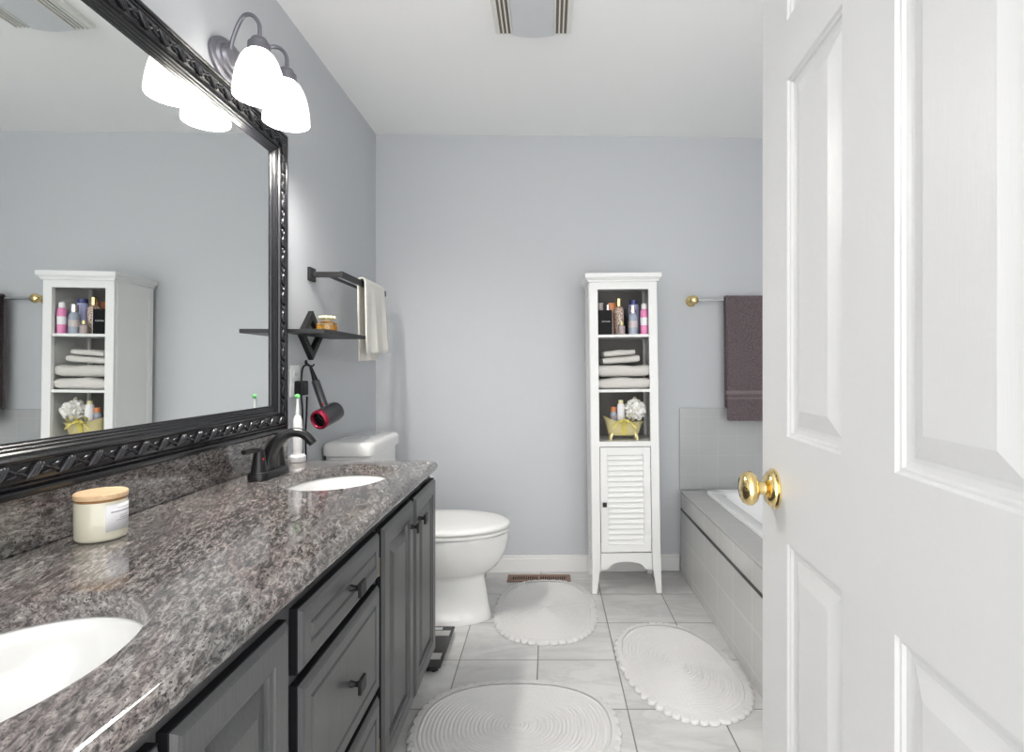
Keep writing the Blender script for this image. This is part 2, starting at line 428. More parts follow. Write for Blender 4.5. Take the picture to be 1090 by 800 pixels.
tub = thing('bathtub', 'white drop-in bathtub set into the grey tiled deck', 'bathtub', (1.22, 2.2, 0.10))
bm = B(); cx, cy = (0.852 + 1.575) / 2, (1.47 + 2.955) / 2; ox, oy = (1.575 - 0.852) / 2, (2.955 - 1.47) / 2
rings = [rrect(cx, cy, ox, oy, 0.05, dz + 0.001), rrect(cx, cy, ox, oy, 0.05, dz + 0.012), rrect(cx, cy, ox - 0.004, oy - 0.004, 0.05, dz + 0.018),
         rrect(cx, cy, ox - 0.055, oy - 0.07, 0.07, dz + 0.020), rrect(cx, cy, ox - 0.066, oy - 0.085, 0.08, dz + 0.012), rrect(cx, cy, ox - 0.072, oy - 0.095, 0.09, dz - 0.02),
         rrect(cx, cy, ox - 0.10, oy - 0.15, 0.10, 0.25), rrect(cx, cy, ox - 0.13, oy - 0.22, 0.10, 0.13), rrect(cx, cy, ox - 0.17, oy - 0.28, 0.08, 0.10)]
loft(bm, rings, False, True)
link('basin', bm, M['acrylic'], tub, smooth=50)
bm = B(); lathe(bm, [(0.0, 0), (0.028, 0), (0.028, 0.004), (0.0, 0.006)], (cx, cy + 0.3, 0.10)); link('drain', bm, M['chrome'], tub)

# ------------------------------------------------------------------ vanity cabinet
FX = -0.423          # face frame plane
VY0, VY1 = 0.15, 1.928
van = thing('vanity_cabinet', 'charcoal grey bathroom vanity with panelled doors and drawers under the granite top', 'vanity', (-0.69, 1.04, 0))
bm = B()
box(bm, (LW + 0.003, VY0, 0.10), (FX - 0.02, VY1 - 0.02, 0.135))         # bottom
box(bm, (LW + 0.003, VY1 - 0.02, 0.10), (FX - 0.02, VY1, 0.768))         # far side
box(bm, (LW + 0.003, VY0, 0.10), (FX - 0.02, VY0 + 0.02, 0.768))         # near side
box(bm, (LW + 0.003, VY0 + 0.02, 0.135), (LW + 0.01, VY1 - 0.02, 0.62))  # back
link('carcass', bm, M['vanity'], van, smooth=0, bevel=0.002)
link('toe_kick', bx((LW + 0.01, VY0, 0.0), (FX - 0.07, VY1 - 0.01, 0.10)), M['vanity_edge'], van, smooth=0)
cols = [(0.305, 0.565), (0.582, 0.842), (0.880, 1.292), (1.318, 1.612), (1.632, 1.925)]
bm = B()
box(bm, (FX - 0.02, VY0, 0.738), (FX, VY1, 0.768)); box(bm, (FX - 0.02, VY0, 0.10), (FX, VY1, 0.15))
for a, b in ((VY0, 0.315), (0.555, 0.595), (0.832, 0.890), (1.282, 1.328), (1.602, 1.642), (1.905, VY1)):
    box(bm, (FX - 0.02, a, 0.15), (FX, b, 0.738))
for z in (0.362, 0.626): box(bm, (FX - 0.02, 0.890, z - 0.012), (FX, 1.282, z + 0.018))
link('face_frame', bm, M['vanity'], van, smooth=0)

def panel_front(y0, y1, z0, z1, kind):
    """door or drawer front facing +X: slab edge, bevelled rim, panel ring"""
    bm = B(); x0 = FX + 0.0005; T = 0.021
    def ring(ins, x): return [Vector((x, y0 + ins, z0 + ins)), Vector((x, y1 - ins, z0 + ins)), Vector((x, y1 - ins, z1 - ins)), Vector((x, y0 + ins, z1 - ins))]
    if kind == 'door':
        fr = 0.058
        prof = [(0, x0), (0, x0 + T - 0.009), (0.006, x0 + T - 0.002), (0.010, x0 + T), (fr - 0.012, x0 + T), (fr - 0.010, x0 + T - 0.003), (fr - 0.002, x0 + T - 0.005), (fr, x0 + T - 0.012), (fr + 0.004, x0 + T - 0.012), (fr + 0.034, x0 + T - 0.002), (fr + 0.036, x0 + T - 0.002)]
    else:
        fr = 0.036
        prof = [(0, x0), (0, x0 + T - 0.009), (0.006, x0 + T - 0.002), (0.012, x0 + T), (fr - 0.003, x0 + T), (fr, x0 + T - 0.004), (fr + 0.003, x0 + T - 0.004), (fr + 0.006, x0 + T)]
    loft(bm, [ring(i, x) for i, x in prof])
    return bm
def edge_strip(y0, y1, z0, z1):
    """black glazed rim of a front, standing a hair proud of its slab edge"""
    bm = B(); x0 = FX + 0.0005; e = 0.0012
    def ring(o, x): return [Vector((x, y0 - o, z0 - o)), Vector((x, y1 + o, z0 - o)), Vector((x, y1 + o, z1 + o)), Vector((x, y0 - o, z1 + o))]
    loft(bm, [ring(0, x0), ring(e, x0), ring(e, x0 + 0.0125), ring(-0.0005, x0 + 0.0135)], False, False)
    return bm
def knob(parent, y, z):
    bm = B(); x = FX + 0.0212
    lathe(bm, [(0.008, 0), (0.007, 0.002), (0.0052, 0.010), (0.006, 0.016), (0.009, 0.021)], (x, y, z), (1, 0, 0), 16)
    box(bm, (x + 0.020, y - 0.016, z - 0.0145), (x + 0.027, y + 0.016, z + 0.0145))
    link('knob', bm, M['black_metal'], parent, smooth=40, bevel=0.0012)
for i, (a, b) in enumerate(cols):
    if i == 2:
        for z0, z1 in ((0.640, 0.746), (0.376, 0.620), (0.140, 0.356)):
            d = link('drawer', panel_front(a, b, z0, z1, 'drawer'), M['vanity'], van, smooth=0)
            link('edge', edge_strip(a, b, z0, z1), M['vanity_edge'], d, smooth=0)
            knob(d, (a + b) / 2 + 0.01, (z0 + z1) / 2)
    else:
        d = link('door', panel_front(a, b, 0.140, 0.746, 'door'), M['vanity'], van, smooth=0)
        link('edge', edge_strip(a, b, 0.140, 0.746), M['vanity_edge'], d, smooth=0)
        knob(d, b - 0.035 if i in (0, 3) else a + 0.035, 0.675)
        hy = a - 0.0035 if i in (0, 3) else b + 0.0035
        for hz in (0.655, 0.215):
            if i == 4: continue
            bm = B(); lathe(bm, [(0.0028, 0), (0.0028, 0.045)], (FX + 0.010, hy - 0.002 if i in (0, 3) else hy + 0.002, hz - 0.022), seg=10)
            link('hinge', bm, M['hinge_brass'], d, smooth=40)

# ------------------------------------------------------------------ countertop with two oval cut-outs
CX1, CY0, CY1, CZ0, CZ1 = -0.392, 0.13, 1.942, 0.773, 0.810
SINKS = [(-0.655, 0.585, 0.158, 0.212), (-0.640, 1.645, 0.158, 0.200)]
bm = B(); r = 0.019
ccx, ccy, chx, chy = (LW + 0.001 + CX1) / 2, (CY0 + CY1) / 2, (CX1 - LW - 0.001) / 2, (CY1 - CY0) / 2
def crect(ins, z):
    # rounded only at the two room-side corners; wall side stays square and is not bull-nosed
    x0, x1, y0, y1 = LW + 0.001, CX1 - ins, CY0 + ins, CY1 - ins
    pts = [Vector((x0, y0, z))]
    R = 0.035
    for a0, px, py in ((-90, x1 - R, y0 + R), (0, x1 - R, y1 - R)):
        for k in range(9):
            a = radians(a0 + 90 * k / 8); pts.append(Vector((px + R * cos(a), py + R * sin(a), z)))
    pts.append(Vector((x0, y1, z))); return pts
rings = []
for k in range(9):
    a = pi * k / 8 - pi / 2
    rings.append(crect(r * (1 - cos(a)), (CZ0 + CZ1) / 2 + (CZ1 - CZ0) / 2 * sin(a)))
R = loft(bm, rings, False, False)
def holes_fill(outer, z, N=56):
    loops = [outer]; hl = []
    for (sx, sy, a, b) in SINKS:
        vs = [bm.verts.new(p) for p in ell(sx, sy, a, b, z, N)]; hl.append(vs); loops.append(vs)
    ed = []
    for L in loops:
        for i in range(len(L)):
            e = bm.edges.get((L[i], L[(i + 1) % len(L)])) or bm.edges.new((L[i], L[(i + 1) % len(L)])); ed.append(e)
    bmesh.ops.triangle_fill(bm, use_beauty=True, use_dissolve=False, edges=ed)
    return hl
top = holes_fill(R[-1], CZ1); bot = holes_fill(R[0], CZ0)
for tv, bv in zip(top, bot):
    n = len(tv)
    for i in range(n): bm.faces.new((tv[i], bv[i], bv[(i + 1) % n], tv[(i + 1) % n]))
tag(link('countertop', bm, M['granite'], None, smooth=40), 'long speckled grey granite countertop on the charcoal vanity', 'countertop')
bs = link('backsplash', bx((LW + 0.0005, CY0, CZ1 + 0.0005), (LW + 0.021, CY1 + 0.002, CZ1 + 0.100)), M['granite'], None, smooth=0, bevel=0.002)
tag(bs, 'low granite backsplash strip on the wall under the black mirror', 'backsplash')

sink_labels = ['white oval undermount sink nearest the camera, beside the candle', 'white oval undermount sink with the black faucet and electric toothbrush']
for (sx, sy, a, b), lab in zip(SINKS, sink_labels):
    s = thing('sink', lab, 'sink', (sx, sy, CZ0 - 0.15), 'undermount sinks')
    bm = B(); z = CZ0 - 0.0008
    pr = [(1.10, -0.010), (1.10, 0), (1.03, 0), (1.005, -0.004), (0.985, -0.02), (0.95, -0.05), (0.86, -0.09), (0.68, -0.12), (0.42, -0.137), (0.12, -0.143)]
    loft(bm, [ell(sx, sy, a * q if q < 1.04 else a + 0.02, b * q if q < 1.04 else b + 0.02, z + h) for q, h in pr], False, True)
    link('basin', bm, M['porcelain'], s, smooth=60)
    bm = B(); lathe(bm, [(0.0, 0), (0.022, 0), (0.022, 0.003), (0.012, 0.005), (0.0, 0.0045)], (sx, sy, z - 0.1425)); link('drain', bm, M['chrome'], s)

# ------------------------------------------------------------------ faucet
fa = thing('faucet', 'black two-handle arched faucet at the far sink', 'faucet', (-0.862, 1.63, CZ1))
fx, fy = -0.850, 1.642
bm = B(); loft(bm, [rrect(fx, fy, 0.030, 0.084, 0.026, CZ1 + 0.0005), rrect(fx, fy, 0.030, 0.084, 0.026, CZ1 + 0.018), rrect(fx, fy, 0.026, 0.080, 0.024, CZ1 + 0.024)])
link('base_plate', bm, M['faucet'], fa, smooth=40, bevel=0.001)
pts = smooth_path([(fx - 0.004, fy, CZ1 + 0.022), (fx + 0.000, fy, CZ1 + 0.055), (fx + 0.020, fy, CZ1 + 0.098), (fx + 0.052, fy, CZ1 + 0.126), (fx + 0.086, fy, CZ1 + 0.133), (fx + 0.112, fy, CZ1 + 0.123), (fx + 0.130, fy, CZ1 + 0.104)], 6)
rr = [0.027 - 0.0135 * min(1, i / (len(pts) * 0.55)) for i in range(len(pts))]
bm = B(); tube(bm, pts, rr, 18); link('spout', bm, M['faucet'], fa, smooth=50)
bm = B(); e = pts[-1]; lathe(bm, [(0.0125, 0), (0.0125, 0.006), (0.010, 0.006), (0.0, 0.005)], e, (pts[-1] - pts[-2]).normalized(), 16); link('aerator', bm, M['black_metal'], fa)
for s in (-1, 1):
    hy = fy + s * 0.056
    bm = B(); lathe(bm, [(0.023, 0), (0.022, 0.006), (0.018, 0.03), (0.0145, 0.058), (0.012, 0.066), (0.0, 0.069)], (fx, hy, CZ1 + 0.0235), seg=22)
    h = link('handle', bm, M['faucet'], fa, smooth=50)
    bm = B(); tube(bm, smooth_path([(fx + 0.002, hy, CZ1 + 0.086), (fx - 0.006, hy + s * 0.03, CZ1 + 0.091), (fx - 0.012, hy + s * 0.062, CZ1 + 0.090)], 5), [0.0095, 0.009, 0.0085, 0.008, 0.0078, 0.0075, 0.007, 0.007, 0.0075, 0.008, 0.007], 12)
    link('lever', bm, M['faucet'], h, smooth=50)
    if s < 0:
        bm = B(); ellipsoid(bm, (fx + 0.0155, hy - 0.006, CZ1 + 0.062), (0.0022, 0.0035, 0.0035)); link('hot_mark', bm, M['red_dot'], h)

# ------------------------------------------------------------------ wall mirror
mz0, mz1, my0, my1 = 0.911, 1.976, 0.40, 1.952
mir = thing('wall_mirror', 'large wall mirror in a carved glossy black frame above the vanity', 'mirror', (LW, (my0 + my1) / 2, mz0))
prof = [(0.0, 0.0015), (0.0, 0.015), (0.004, 0.020), (0.010, 0.022), (0.014, 0.020), (0.0155, 0.0165), (0.018, 0.018), (0.021, 0.022), (0.024, 0.0225), (0.027, 0.019), (0.030, 0.021), (0.045, 0.023), (0.060, 0.021), (0.063, 0.024), (0.067, 0.0255), (0.070, 0.023), (0.072, 0.018), (0.077, 0.017), (0.080, 0.0135), (0.084, 0.013), (0.086, 0.0100), (0.090, 0.0095), (0.092, 0.007), (0.095, 0.006), (0.095, 0.003)]
PS = 1.03
def mring(ins, h):
    ins *= PS
    return [Vector((LW + h, my0 + ins, mz0 + ins)), Vector((LW + h, my1 - ins, mz0 + ins)), Vector((LW + h, my1 - ins, mz1 - ins)), Vector((LW + h, my0 + ins, mz1 - ins))]
MTILT = Matrix.Translation((LW, my1, 0)) @ Matrix.Rotation(radians(1.2), 4, 'Z') @ Matrix.Translation((-LW, -my1, 0))
def hang(bm): bmesh.ops.transform(bm, matrix=MTILT, verts=bm.verts); return bm
bm = B(); loft(bm, [mring(i, h) for i, h in prof], False, False); hang(bm)
link('frame', bm, M['frame'], mir, smooth=28)
bm = B(); ci = 0.045 * PS; pitch = 0.066
def motif(c, along, across):
    """a ribbon crossing the band on the slant with a leaf scroll either side; c centre, along/across unit vectors in the wall plane"""
    n = Vector((1, 0, 0))
    def Mx(ang):
        a = along * cos(ang) + across * sin(ang); b = n.cross(a)
        return Matrix((a, b, n)).transposed()
    R1 = Mx(radians(52)); 
    for k in (-1, 0, 1):
        p = c + (along * k * 0.0062)
        sphere(bm, Matrix.Translation(p + n * 0.002) @ R1.to_4x4() @ Matrix.Diagonal((0.0185, 0.0034, 0.0058, 1)), 10, 6)
    R2 = Mx(radians(-24)); R3 = Mx(radians(14)); R4 = Mx(radians(-50))
    for s in (-1, 1):
        q = c + along * (s * 0.0225) + across * (s * 0.004)
        sphere(bm, Matrix.Translation(q) @ R2.to_4x4() @ Matrix.Diagonal((0.0150, 0.0034, 0.0048, 1)), 8, 6)
        q = c + along * (s * 0.0235) - across * (s * 0.0055)
        sphere(bm, Matrix.Translation(q) @ R3.to_4x4() @ Matrix.Diagonal((0.0120, 0.0030, 0.0045, 1)), 8, 6)
        q = c + along * (s * 0.0105) + across * (s * 0.0105)
        sphere(bm, Matrix.Translation(q) @ R4.to_4x4() @ Matrix.Diagonal((0.0050, 0.0034, 0.0048, 1)), 8, 6)
xh = LW + 0.0225
Yv, Zv = Vector((0, 1, 0)), Vector((0, 0, 1))
nl = int((my1 - my0 - 2 * ci) / pitch)
for i in range(nl + 1):
    y = my1 - ci - 0.02 - i * pitch
    if y < my0 + ci: break
    motif(Vector((xh, y, mz0 + ci)), Yv, Zv); motif(Vector((xh, y, mz1 - ci)), Yv, -Zv)
for i in range(int((mz1 - mz0 - 2 * ci) / pitch) + 1):
    z = mz0 + ci + 0.02 + i * pitch
    motif(Vector((xh, my1 - ci, z)), Zv, -Yv); motif(Vector((xh, my0 + ci, z)), Zv, Yv)
hang(bm)
link('carved_band', bm, M['frame_carved'], mir, smooth=60)
# the whole mirror hangs a touch out of parallel with the wall
gi = 0.090 * PS; tilt = 0.0
bm = B()
gx1, gx0 = LW + 0.0035, LW + 0.0035 + (my1 - my0 - 2 * gi) * tilt
vs = []
for x_off in (-0.003, 0):
    vs += [bm.verts.new((gx0 + x_off, my0 + gi, mz0 + gi)), bm.verts.new((gx1 + x_off, my1 - gi, mz0 + gi)), bm.verts.new((gx1 + x_off, my1 - gi, mz1 - gi)), bm.verts.new((gx0 + x_off, my0 + gi, mz1 - gi))]
for f in ((0, 3, 2, 1), (4, 5, 6, 7), (0, 1, 5, 4), (1, 2, 6, 5), (2, 3, 7, 6), (3, 0, 4, 7)): bm.faces.new([vs[i] for i in f])
hang(bm); link('glass', bm, M['mirror'], mir, smooth=0)

# ------------------------------------------------------------------ vanity lights
def vanity_light(yc, label):
    zc = 2.046
    vl = thing('vanity_light', label, 'wall light', (LW, yc, 2.0))
    bm = B()
    def oval(hy, hz, h): return [Vector((LW + h, yc + hy * cos(2 * pi * k / 48), zc + hz * sin(2 * pi * k / 48))) for k in range(48)]
    loft(bm, [oval(0.102, 0.066, 0.001), oval(0.102, 0.066, 0.010), oval(0.096, 0.061, 0.014), oval(0.088, 0.053, 0.015), oval(0.084, 0.049, 0.023), oval(0.076, 0.041, 0.025), oval(0.072, 0.038, 0.034), oval(0.058, 0.028, 0.040)])
    link('backplate', bm, M['nickel'], vl, smooth=30)
    for off in (-0.080, 0.080):
        sy = yc + off; ax, zt = -0.826, 2.036
        bm = B(); tube(bm, smooth_path([(LW + 0.03, yc + off * 0.55, 2.045), (LW + 0.044, yc + off * 0.70, 2.090), (LW + 0.080, yc + off * 0.90, 2.142), (ax - 0.022, sy, 2.146), (ax, sy, 2.118), (ax, sy, zt + 0.03)], 7), 0.0058, 12)
        link('arm', bm, M['nickel'], vl, smooth=50)
        bm = B(); lathe(bm, [(0.0, 0.044), (0.018, 0.043), (0.022, 0.038), (0.024, 0.030), (0.030, 0.026), (0.031, 0.006), (0.033, 0.002), (0.0, 0.002)], (ax, sy, zt), seg=28)
        link('socket_cap', bm, M['nickel'], vl, smooth=40)
        bm = B()
        prof = [(0.030, 0.001), (0.041, -0.006), (0.051, -0.024), (0.059, -0.048), (0.0645, -0.076), (0.068, -0.104), (0.0695, -0.124), (0.067, -0.126), (0.0650, -0.104), (0.0615, -0.076), (0.056, -0.048), (0.048, -0.026), (0.038, -0.010), (0.024, -0.005)]
        lathe(bm, prof, (ax, sy, zt), seg=40, cap0=False, cap1=False)
        link('shade', bm, M['opal'], vl, smooth=60)
        l = bpy.data.lights.new('bulb_light', 'POINT'); l.energy = LAMP_W; l.shadow_soft_size = 0.03; l.color = (1, 0.965, 0.92)
        lo = bpy.data.objects.new('bulb_light', l); lo.parent = vl; lo.location = Vector((ax, sy, zt - 0.088)) - vl.location; C.objects.link(lo)
vanity_light(1.622, 'brushed metal wall light with two lit bell shades near the far mirror corner')

# ------------------------------------------------------------------ wall outlet, towel bar, shelf
ol = thing('wall_outlet', 'white outlet plate on the left wall just past the mirror', 'outlet', (LW, 2.035, 1.03))
link('plate', bx((LW + 0.0003, 2.0, 1.030), (LW + 0.006, 2.072, 1.150)), M['white_plastic'], ol, smooth=0, bevel=0.002)
for z in (1.066, 1.113):
    bm = B(); loft(bm, [[Vector((LW + x, p.x, p.y)) for p in rrect(2.036, z, 0.0165, 0.0145, 0.010, 0)] for x in (0.006, 0.0075)])
    s = link('socket', bm, M['white_plastic'], ol, smooth=30)
    bm = B()
    for dy in (-0.0065, 0.0065): box(bm, (LW + 0.0075, 2.036 + dy - 0.001, z - 0.004), (LW + 0.0079, 2.036 + dy + 0.001, z + 0.006))
    link('slots', bm, M['slot'], s, smooth=0)

tb = thing('towel_bar', 'black double towel bar on the left wall above the toilet', 'towel bar', (LW, 2.46, 1.5))
for y in (2.175, 2.745):
    link('mount', bx((LW + 0.0003, y - 0.027, 1.487), (LW + 0.012, y + 0.027, 1.541)), M['black_metal'], tb, smooth=0, bevel=0.001)
    link('arm', bx((LW + 0.012, y - 0.006, 1.503), (-0.838, y + 0.006, 1.525)), M['black_metal'], tb, smooth=0, bevel=0.001)
link('outer_bar', bx((-0.838, 2.168, 1.501), (-0.828, 2.752, 1.527)), M['black_metal'], tb, smooth=0, bevel=0.001)
bm = B(); box(bm, (-0.889, 2.181, 1.504), (-0.879, 2.739, 1.514)); link('inner_bar', bm, M['black_metal'], tb, smooth=0)

sh = thing('wall_shelf', 'small black floating shelf with open diamond bracket on the left wall', 'shelf', (LW, 2.15, 1.27))
link('board', bx((LW + 0.0005, 1.942, 1.264), (-0.803, 2.372, 1.279)), M['black_metal'], sh, smooth=0, bevel=0.001)
for yc in (2.158,):
    bm = B(); zc = 1.268; ro, ri = 0.098, 0.063
    def dia(r, x): return [Vector((x, yc + r * a, zc + r * b)) for a, b in ((1, 0), (0, 1), (-1, 0), (0, -1))]
    x0, x1 = LW + 0.0006, LW + 0.020
    loft(bm, [dia(ri, x0), dia(ro, x0), dia(ro, x1), dia(ri, x1), dia(ri, x0)], False, False)
    bmesh.ops.remove_doubles(bm, verts=bm.verts, dist=1e-5)
    link('bracket', bm, M['black_metal'], sh, smooth=0)

pb = thing('perfume_bottle', 'small faceted bottle of amber perfume on the black wall shelf', 'perfume', (-0.873, 2.13, 1.279))
px_, py_, pz_ = -0.873, 2.13, 1.2793
bm = B(); loft(bm, [ell(px_, py_, a, a * 0.9, pz_ + h, 20, 2.6) for a, h in ((0.030, 0), (0.037, 0.004), (0.039, 0.02), (0.037, 0.033), (0.028, 0.040), (0.014, 0.043))])
link('bottle', bm, M['glass'], pb, smooth=30)
bm = B(); loft(bm, [ell(px_, py_, a, a * 0.9, pz_ + h, 20, 2.6) for a, h in ((0.026, 0.004), (0.033, 0.007), (0.035, 0.02), (0.033, 0.030))])
link('perfume', bm, M['amber'], pb, smooth=30)
bm = B(); lathe(bm, [(0.012, 0.0435), (0.013, 0.050), (0.026, 0.052), (0.029, 0.057), (0.026, 0.063), (0.0, 0.065)], (px_, py_, pz_), seg=20)
for k in range(10): ellipsoid(bm, (px_ + 0.027 * cos(k * pi / 5), py_ + 0.027 * sin(k * pi / 5), pz_ + 0.057), (0.007,) * 3, seg=8, ring=6)
link('cap', bm, M['cream_ribbon'], pb, smooth=50)

def hanging_towel(bm, prof, y0, y1, ny, fold, seed, taper=0.0):
    """sheet hung over a bar: prof = (x, z, fold weight) from front hem over the bar to back hem"""
    rnd = random.Random(seed); ph = [rnd.uniform(0, 6.28) for _ in range(4)]
    grid = []
    n = len(prof)
    for i, (x, z, w) in enumerate(prof):
        row = []
        for j in range(ny + 1):
            u = j / ny
            wob = sin(u * 13.0 + ph[0]) * 0.65 + sin(u * 23 + ph[1] + i * 0.15) * 0.35
            yy = y0 + (y1 - y0) * (u + taper * w * (u - 0.5)) + 0.004 * w * sin(i * 0.7 + ph[2])
            row.append(bm.verts.new((x + fold * w * wob, yy, z + 0.004 * w * sin(u * 5 + ph[3]))))
        grid.append(row)
    for a, b in zip(grid[:-1], grid[1:]):
        for j in range(ny): bm.faces.new((a[j], a[j + 1], b[j + 1], b[j]))
def drape_profile(xb, zt, hw, front, backl, nf=12, nb=12):
    """front hangs at xb+hw, back at xb-hw, over the bar top zt"""
    p = []
    for k in range(nf): p.append((xb + hw + 0.006 * (1 - k / nf), zt - front + (front - hw) * k / nf, 1 - k / nf))
    for k in range(7):
        a = pi * k / 6; p.append((xb + hw * cos(a), zt - hw + hw * sin(a), 0.0))
    for k in range(1, nb + 1): p.append((xb - hw - 0.004 * k / nb, zt - hw - (backl - hw) * k / nb, k / nb))
    return p
bm = B(); hanging_towel(bm, drape_profile(-0.833, 1.540, 0.016, 0.335, 0.37), 2.400, 2.680, 30, 0.013, 3, 0.06)
tw = link('hand_towel', bm, M['cream_towel'], None, smooth=60, solid=0.008, subsurf=1)
tag(tw, 'cream hand towel hung over the black double towel bar', 'towel')
# ------------------------------------------------------------------ toothbrush, hair dryer, candle
tbx, tby = -0.882, 1.898
t_ = thing('electric_toothbrush', 'white electric toothbrush with green bristles standing on its charger', 'toothbrush', (tbx, tby, CZ1))
bm = B(); lathe(bm, [(0.026, 0.0005), (0.028, 0.004), (0.027, 0.020), (0.022, 0.026), (0.0, 0.027)], (tbx, tby, CZ1), seg=26); link('charger_base', bm, M['white_plastic'], t_)
bm = B(); lathe(bm, [(0.0145, 0.0272), (0.0158, 0.05), (0.0162, 0.10), (0.0150, 0.145), (0.011, 0.158), (0.0065, 0.163), (0.0, 0.164)], (tbx, tby, CZ1), seg=22); h_ = link('handle', bm, M['white_plastic'], t_)
bm = B(); box(bm, (tbx + 0.0152, tby - 0.011, CZ1 + 0.108), (tbx + 0.0172, tby - 0.003, CZ1 + 0.116)); link('button', bm, M['silver'], h_, smooth=0)
bm = B(); lathe(bm, [(0.0062, 0.1642), (0.0058, 0.18), (0.0042, 0.21), (0.004, 0.232), (0.0, 0.234)], (tbx, tby, CZ1), seg=16); br_ = link('brush_head', bm, M['white_plastic'], t_)
bm = B(); lathe(bm, [(0.0078, 0), (0.0078, 0.010), (0.006, 0.012)], (tbx - 0.004, tby - 0.001, CZ1 + 0.228), (0.85, -0.5, 0.25), 14); link('bristles', bm, M['green_bristle'], br_)

hd = thing('hair_dryer', 'grey hair dryer with a dark red ring hanging on the wall by its handle', 'hair dryer', (-0.87, 2.12, 0.95))
A0, A1 = Vector((-0.884, 2.080, 0.938)), Vector((-0.852, 2.180, 0.968)); ax_ = (A1 - A0)
L_ = ax_.length
bm = B(); lathe(bm, [(0.030, 0.004), (0.037, 0.004), (0.0375, 0.012), (0.0385, 0.03), (0.0385, L_ - 0.02), (0.036, L_ - 0.006), (0.028, L_), (0.0, L_)], A0, ax_, 30, cap0=False); link('barrel', bm, M['grey_plastic'], hd, smooth=40)
bm = B(); lathe(bm, [(0.027, 0.004), (0.027, -0.004), (0.031, -0.008), (0.036, -0.006), (0.0385, 0.0), (0.0385, 0.010)], A0, ax_, 30, False, False); link('red_ring', bm, M['red_ring'], hd, smooth=60)
bm = B(); lathe(bm, [(0.0, 0.012), (0.0305, 0.012), (0.0305, 0.016), (0.0, 0.016)], A0, ax_, 24)
for k in range(3): tube(bm, [A0 + Vector(ax_).normalized() * 0.010 + basis(ax_)[1] * 0.026 * cos(k * 2.1) + basis(ax_)[2] * 0.026 * sin(k * 2.1), A0 + Vector(ax_).normalized() * 0.010], 0.0025, 8)
link('outlet_grille', bm, M['black_plastic'], hd, smooth=40)
H0, H1 = Vector((-0.880, 2.122, 0.985)), Vector((-0.917, 2.122, 1.090)); hx_ = H1 - H0
bm = B(); lathe(bm, [(0.0155, 0.0), (0.0155, hx_.length * 0.96), (0.013, hx_.length)], H0, hx_, 20); hh = link('handle', bm, M['grey_plastic'], hd, smooth=40)
bm = B(); c_ = H0 + hx_ * 0.12 + Vector((0.004, -0.0155, 0)); ellipsoid(bm, c_, (0.004, 0.002, 0.004)); link('switch', bm, M['red_dot'], hh)
T1 = Vector((-0.935, 2.122, 1.142))
bm = B(); tube(bm, [H1 + hx_ * 0.002, H1 + (T1 - H1) * 0.4, T1], [0.0115, 0.009, 0.0055], 12); link('strain_relief', bm, M['black_plastic'], hd)
cord = smooth_path([T1, (-0.941, 2.105, 1.150), (-0.946, 2.080, 1.140), (-0.940, 2.055, 1.105), (-0.930, 2.030, 1.04), (-0.925, 2.030, 0.98), (-0.935, 2.050, 0.86), (-0.940, 2.060, 0.60), (-0.940, 2.085, 0.47), (-0.940, 2.105, 0.60), (-0.938, 2.085, 0.86), (-0.925, 2.065, 0.97), (-0.918, 2.052, 1.030)], 8)
bm = B(); tube(bm, cord, 0.0036, 8); link('cord', bm, M['black_plastic'], hd, smooth=60)
bm = B(); sbox(bm, (LW + 0.0082, 2.018, 1.035), (LW + 0.043, 2.066, 1.090), 0.006); link('plug', bm, M['black_plastic'], hd, smooth=50)
hk = thing('wall_hook', 'small black hook on the wall holding the hair dryer', 'hook', (LW, 2.13, 1.14))
bm = B(); tube(bm, smooth_path([(LW + 0.003, 2.135, 1.158), (LW + 0.016, 2.137, 1.148), (LW + 0.028, 2.138, 1.147), (LW + 0.032, 2.138, 1.155)], 5), 0.003, 10); link('prong', bm, M['black_metal'], hk)
bm = B(); lathe(bm, [(0.010, 0), (0.010, 0.003), (0.008, 0.004)], (LW + 0.0003, 2.135, 1.160), (1, 0, 0), 18); link('mount', bm, M['black_metal'], hk)

# candle
cz = CZ1 + 0.0005; ccx_, ccy_ = -0.868, 1.048
ca = thing('candle', 'cream jar candle with a pale wooden lid on the granite counter', 'candle', (ccx_, ccy_, CZ1))
cr_ = 0.0415
bm = B(); lathe(bm, [(cr_ - 0.004, 0), (cr_ - 0.001, 0.003), (cr_, 0.008), (cr_, 0.072), (cr_ - 0.002, 0.074), (cr_ - 0.004, 0.072), (cr_ - 0.004, 0.0665), (0, 0.0665)], (ccx_, ccy_, cz), seg=40); jar = link('jar', bm, M['wax_glass'], ca, smooth=50)
bm = B(); lathe(bm, [(cr_ - 0.006, 0.067), (cr_ - 0.002, 0.0745), (cr_ - 0.0025, 0.079), (0, 0.079)], (ccx_, ccy_, cz), seg=40); link('seal', bm, M['band'], ca, smooth=50)
bm = B(); lathe(bm, [(0, 0.0792), (cr_ + 0.0005, 0.0792), (cr_ + 0.001, 0.081), (cr_ + 0.001, 0.088), (cr_ - 0.001, 0.090), (0, 0.090)], (ccx_, ccy_, cz), seg=40); link('lid', bm, M['wood'], ca, smooth=40)
def arc_patch(bm, r, a0, a1, z0, z1, n=14, th=0.0004):
    for rr_ in (r + th,):
        lo = [bm.verts.new((ccx_ + rr_ * cos(a0 + (a1 - a0) * k / n), ccy_ + rr_ * sin(a0 + (a1 - a0) * k / n), z0)) for k in range(n + 1)]
        hi = [bm.verts.new((ccx_ + rr_ * cos(a0 + (a1 - a0) * k / n), ccy_ + rr_ * sin(a0 + (a1 - a0) * k / n), z1)) for k in range(n + 1)]
        for k in range(n): bm.faces.new((lo[k], lo[k + 1], hi[k + 1], hi[k]))
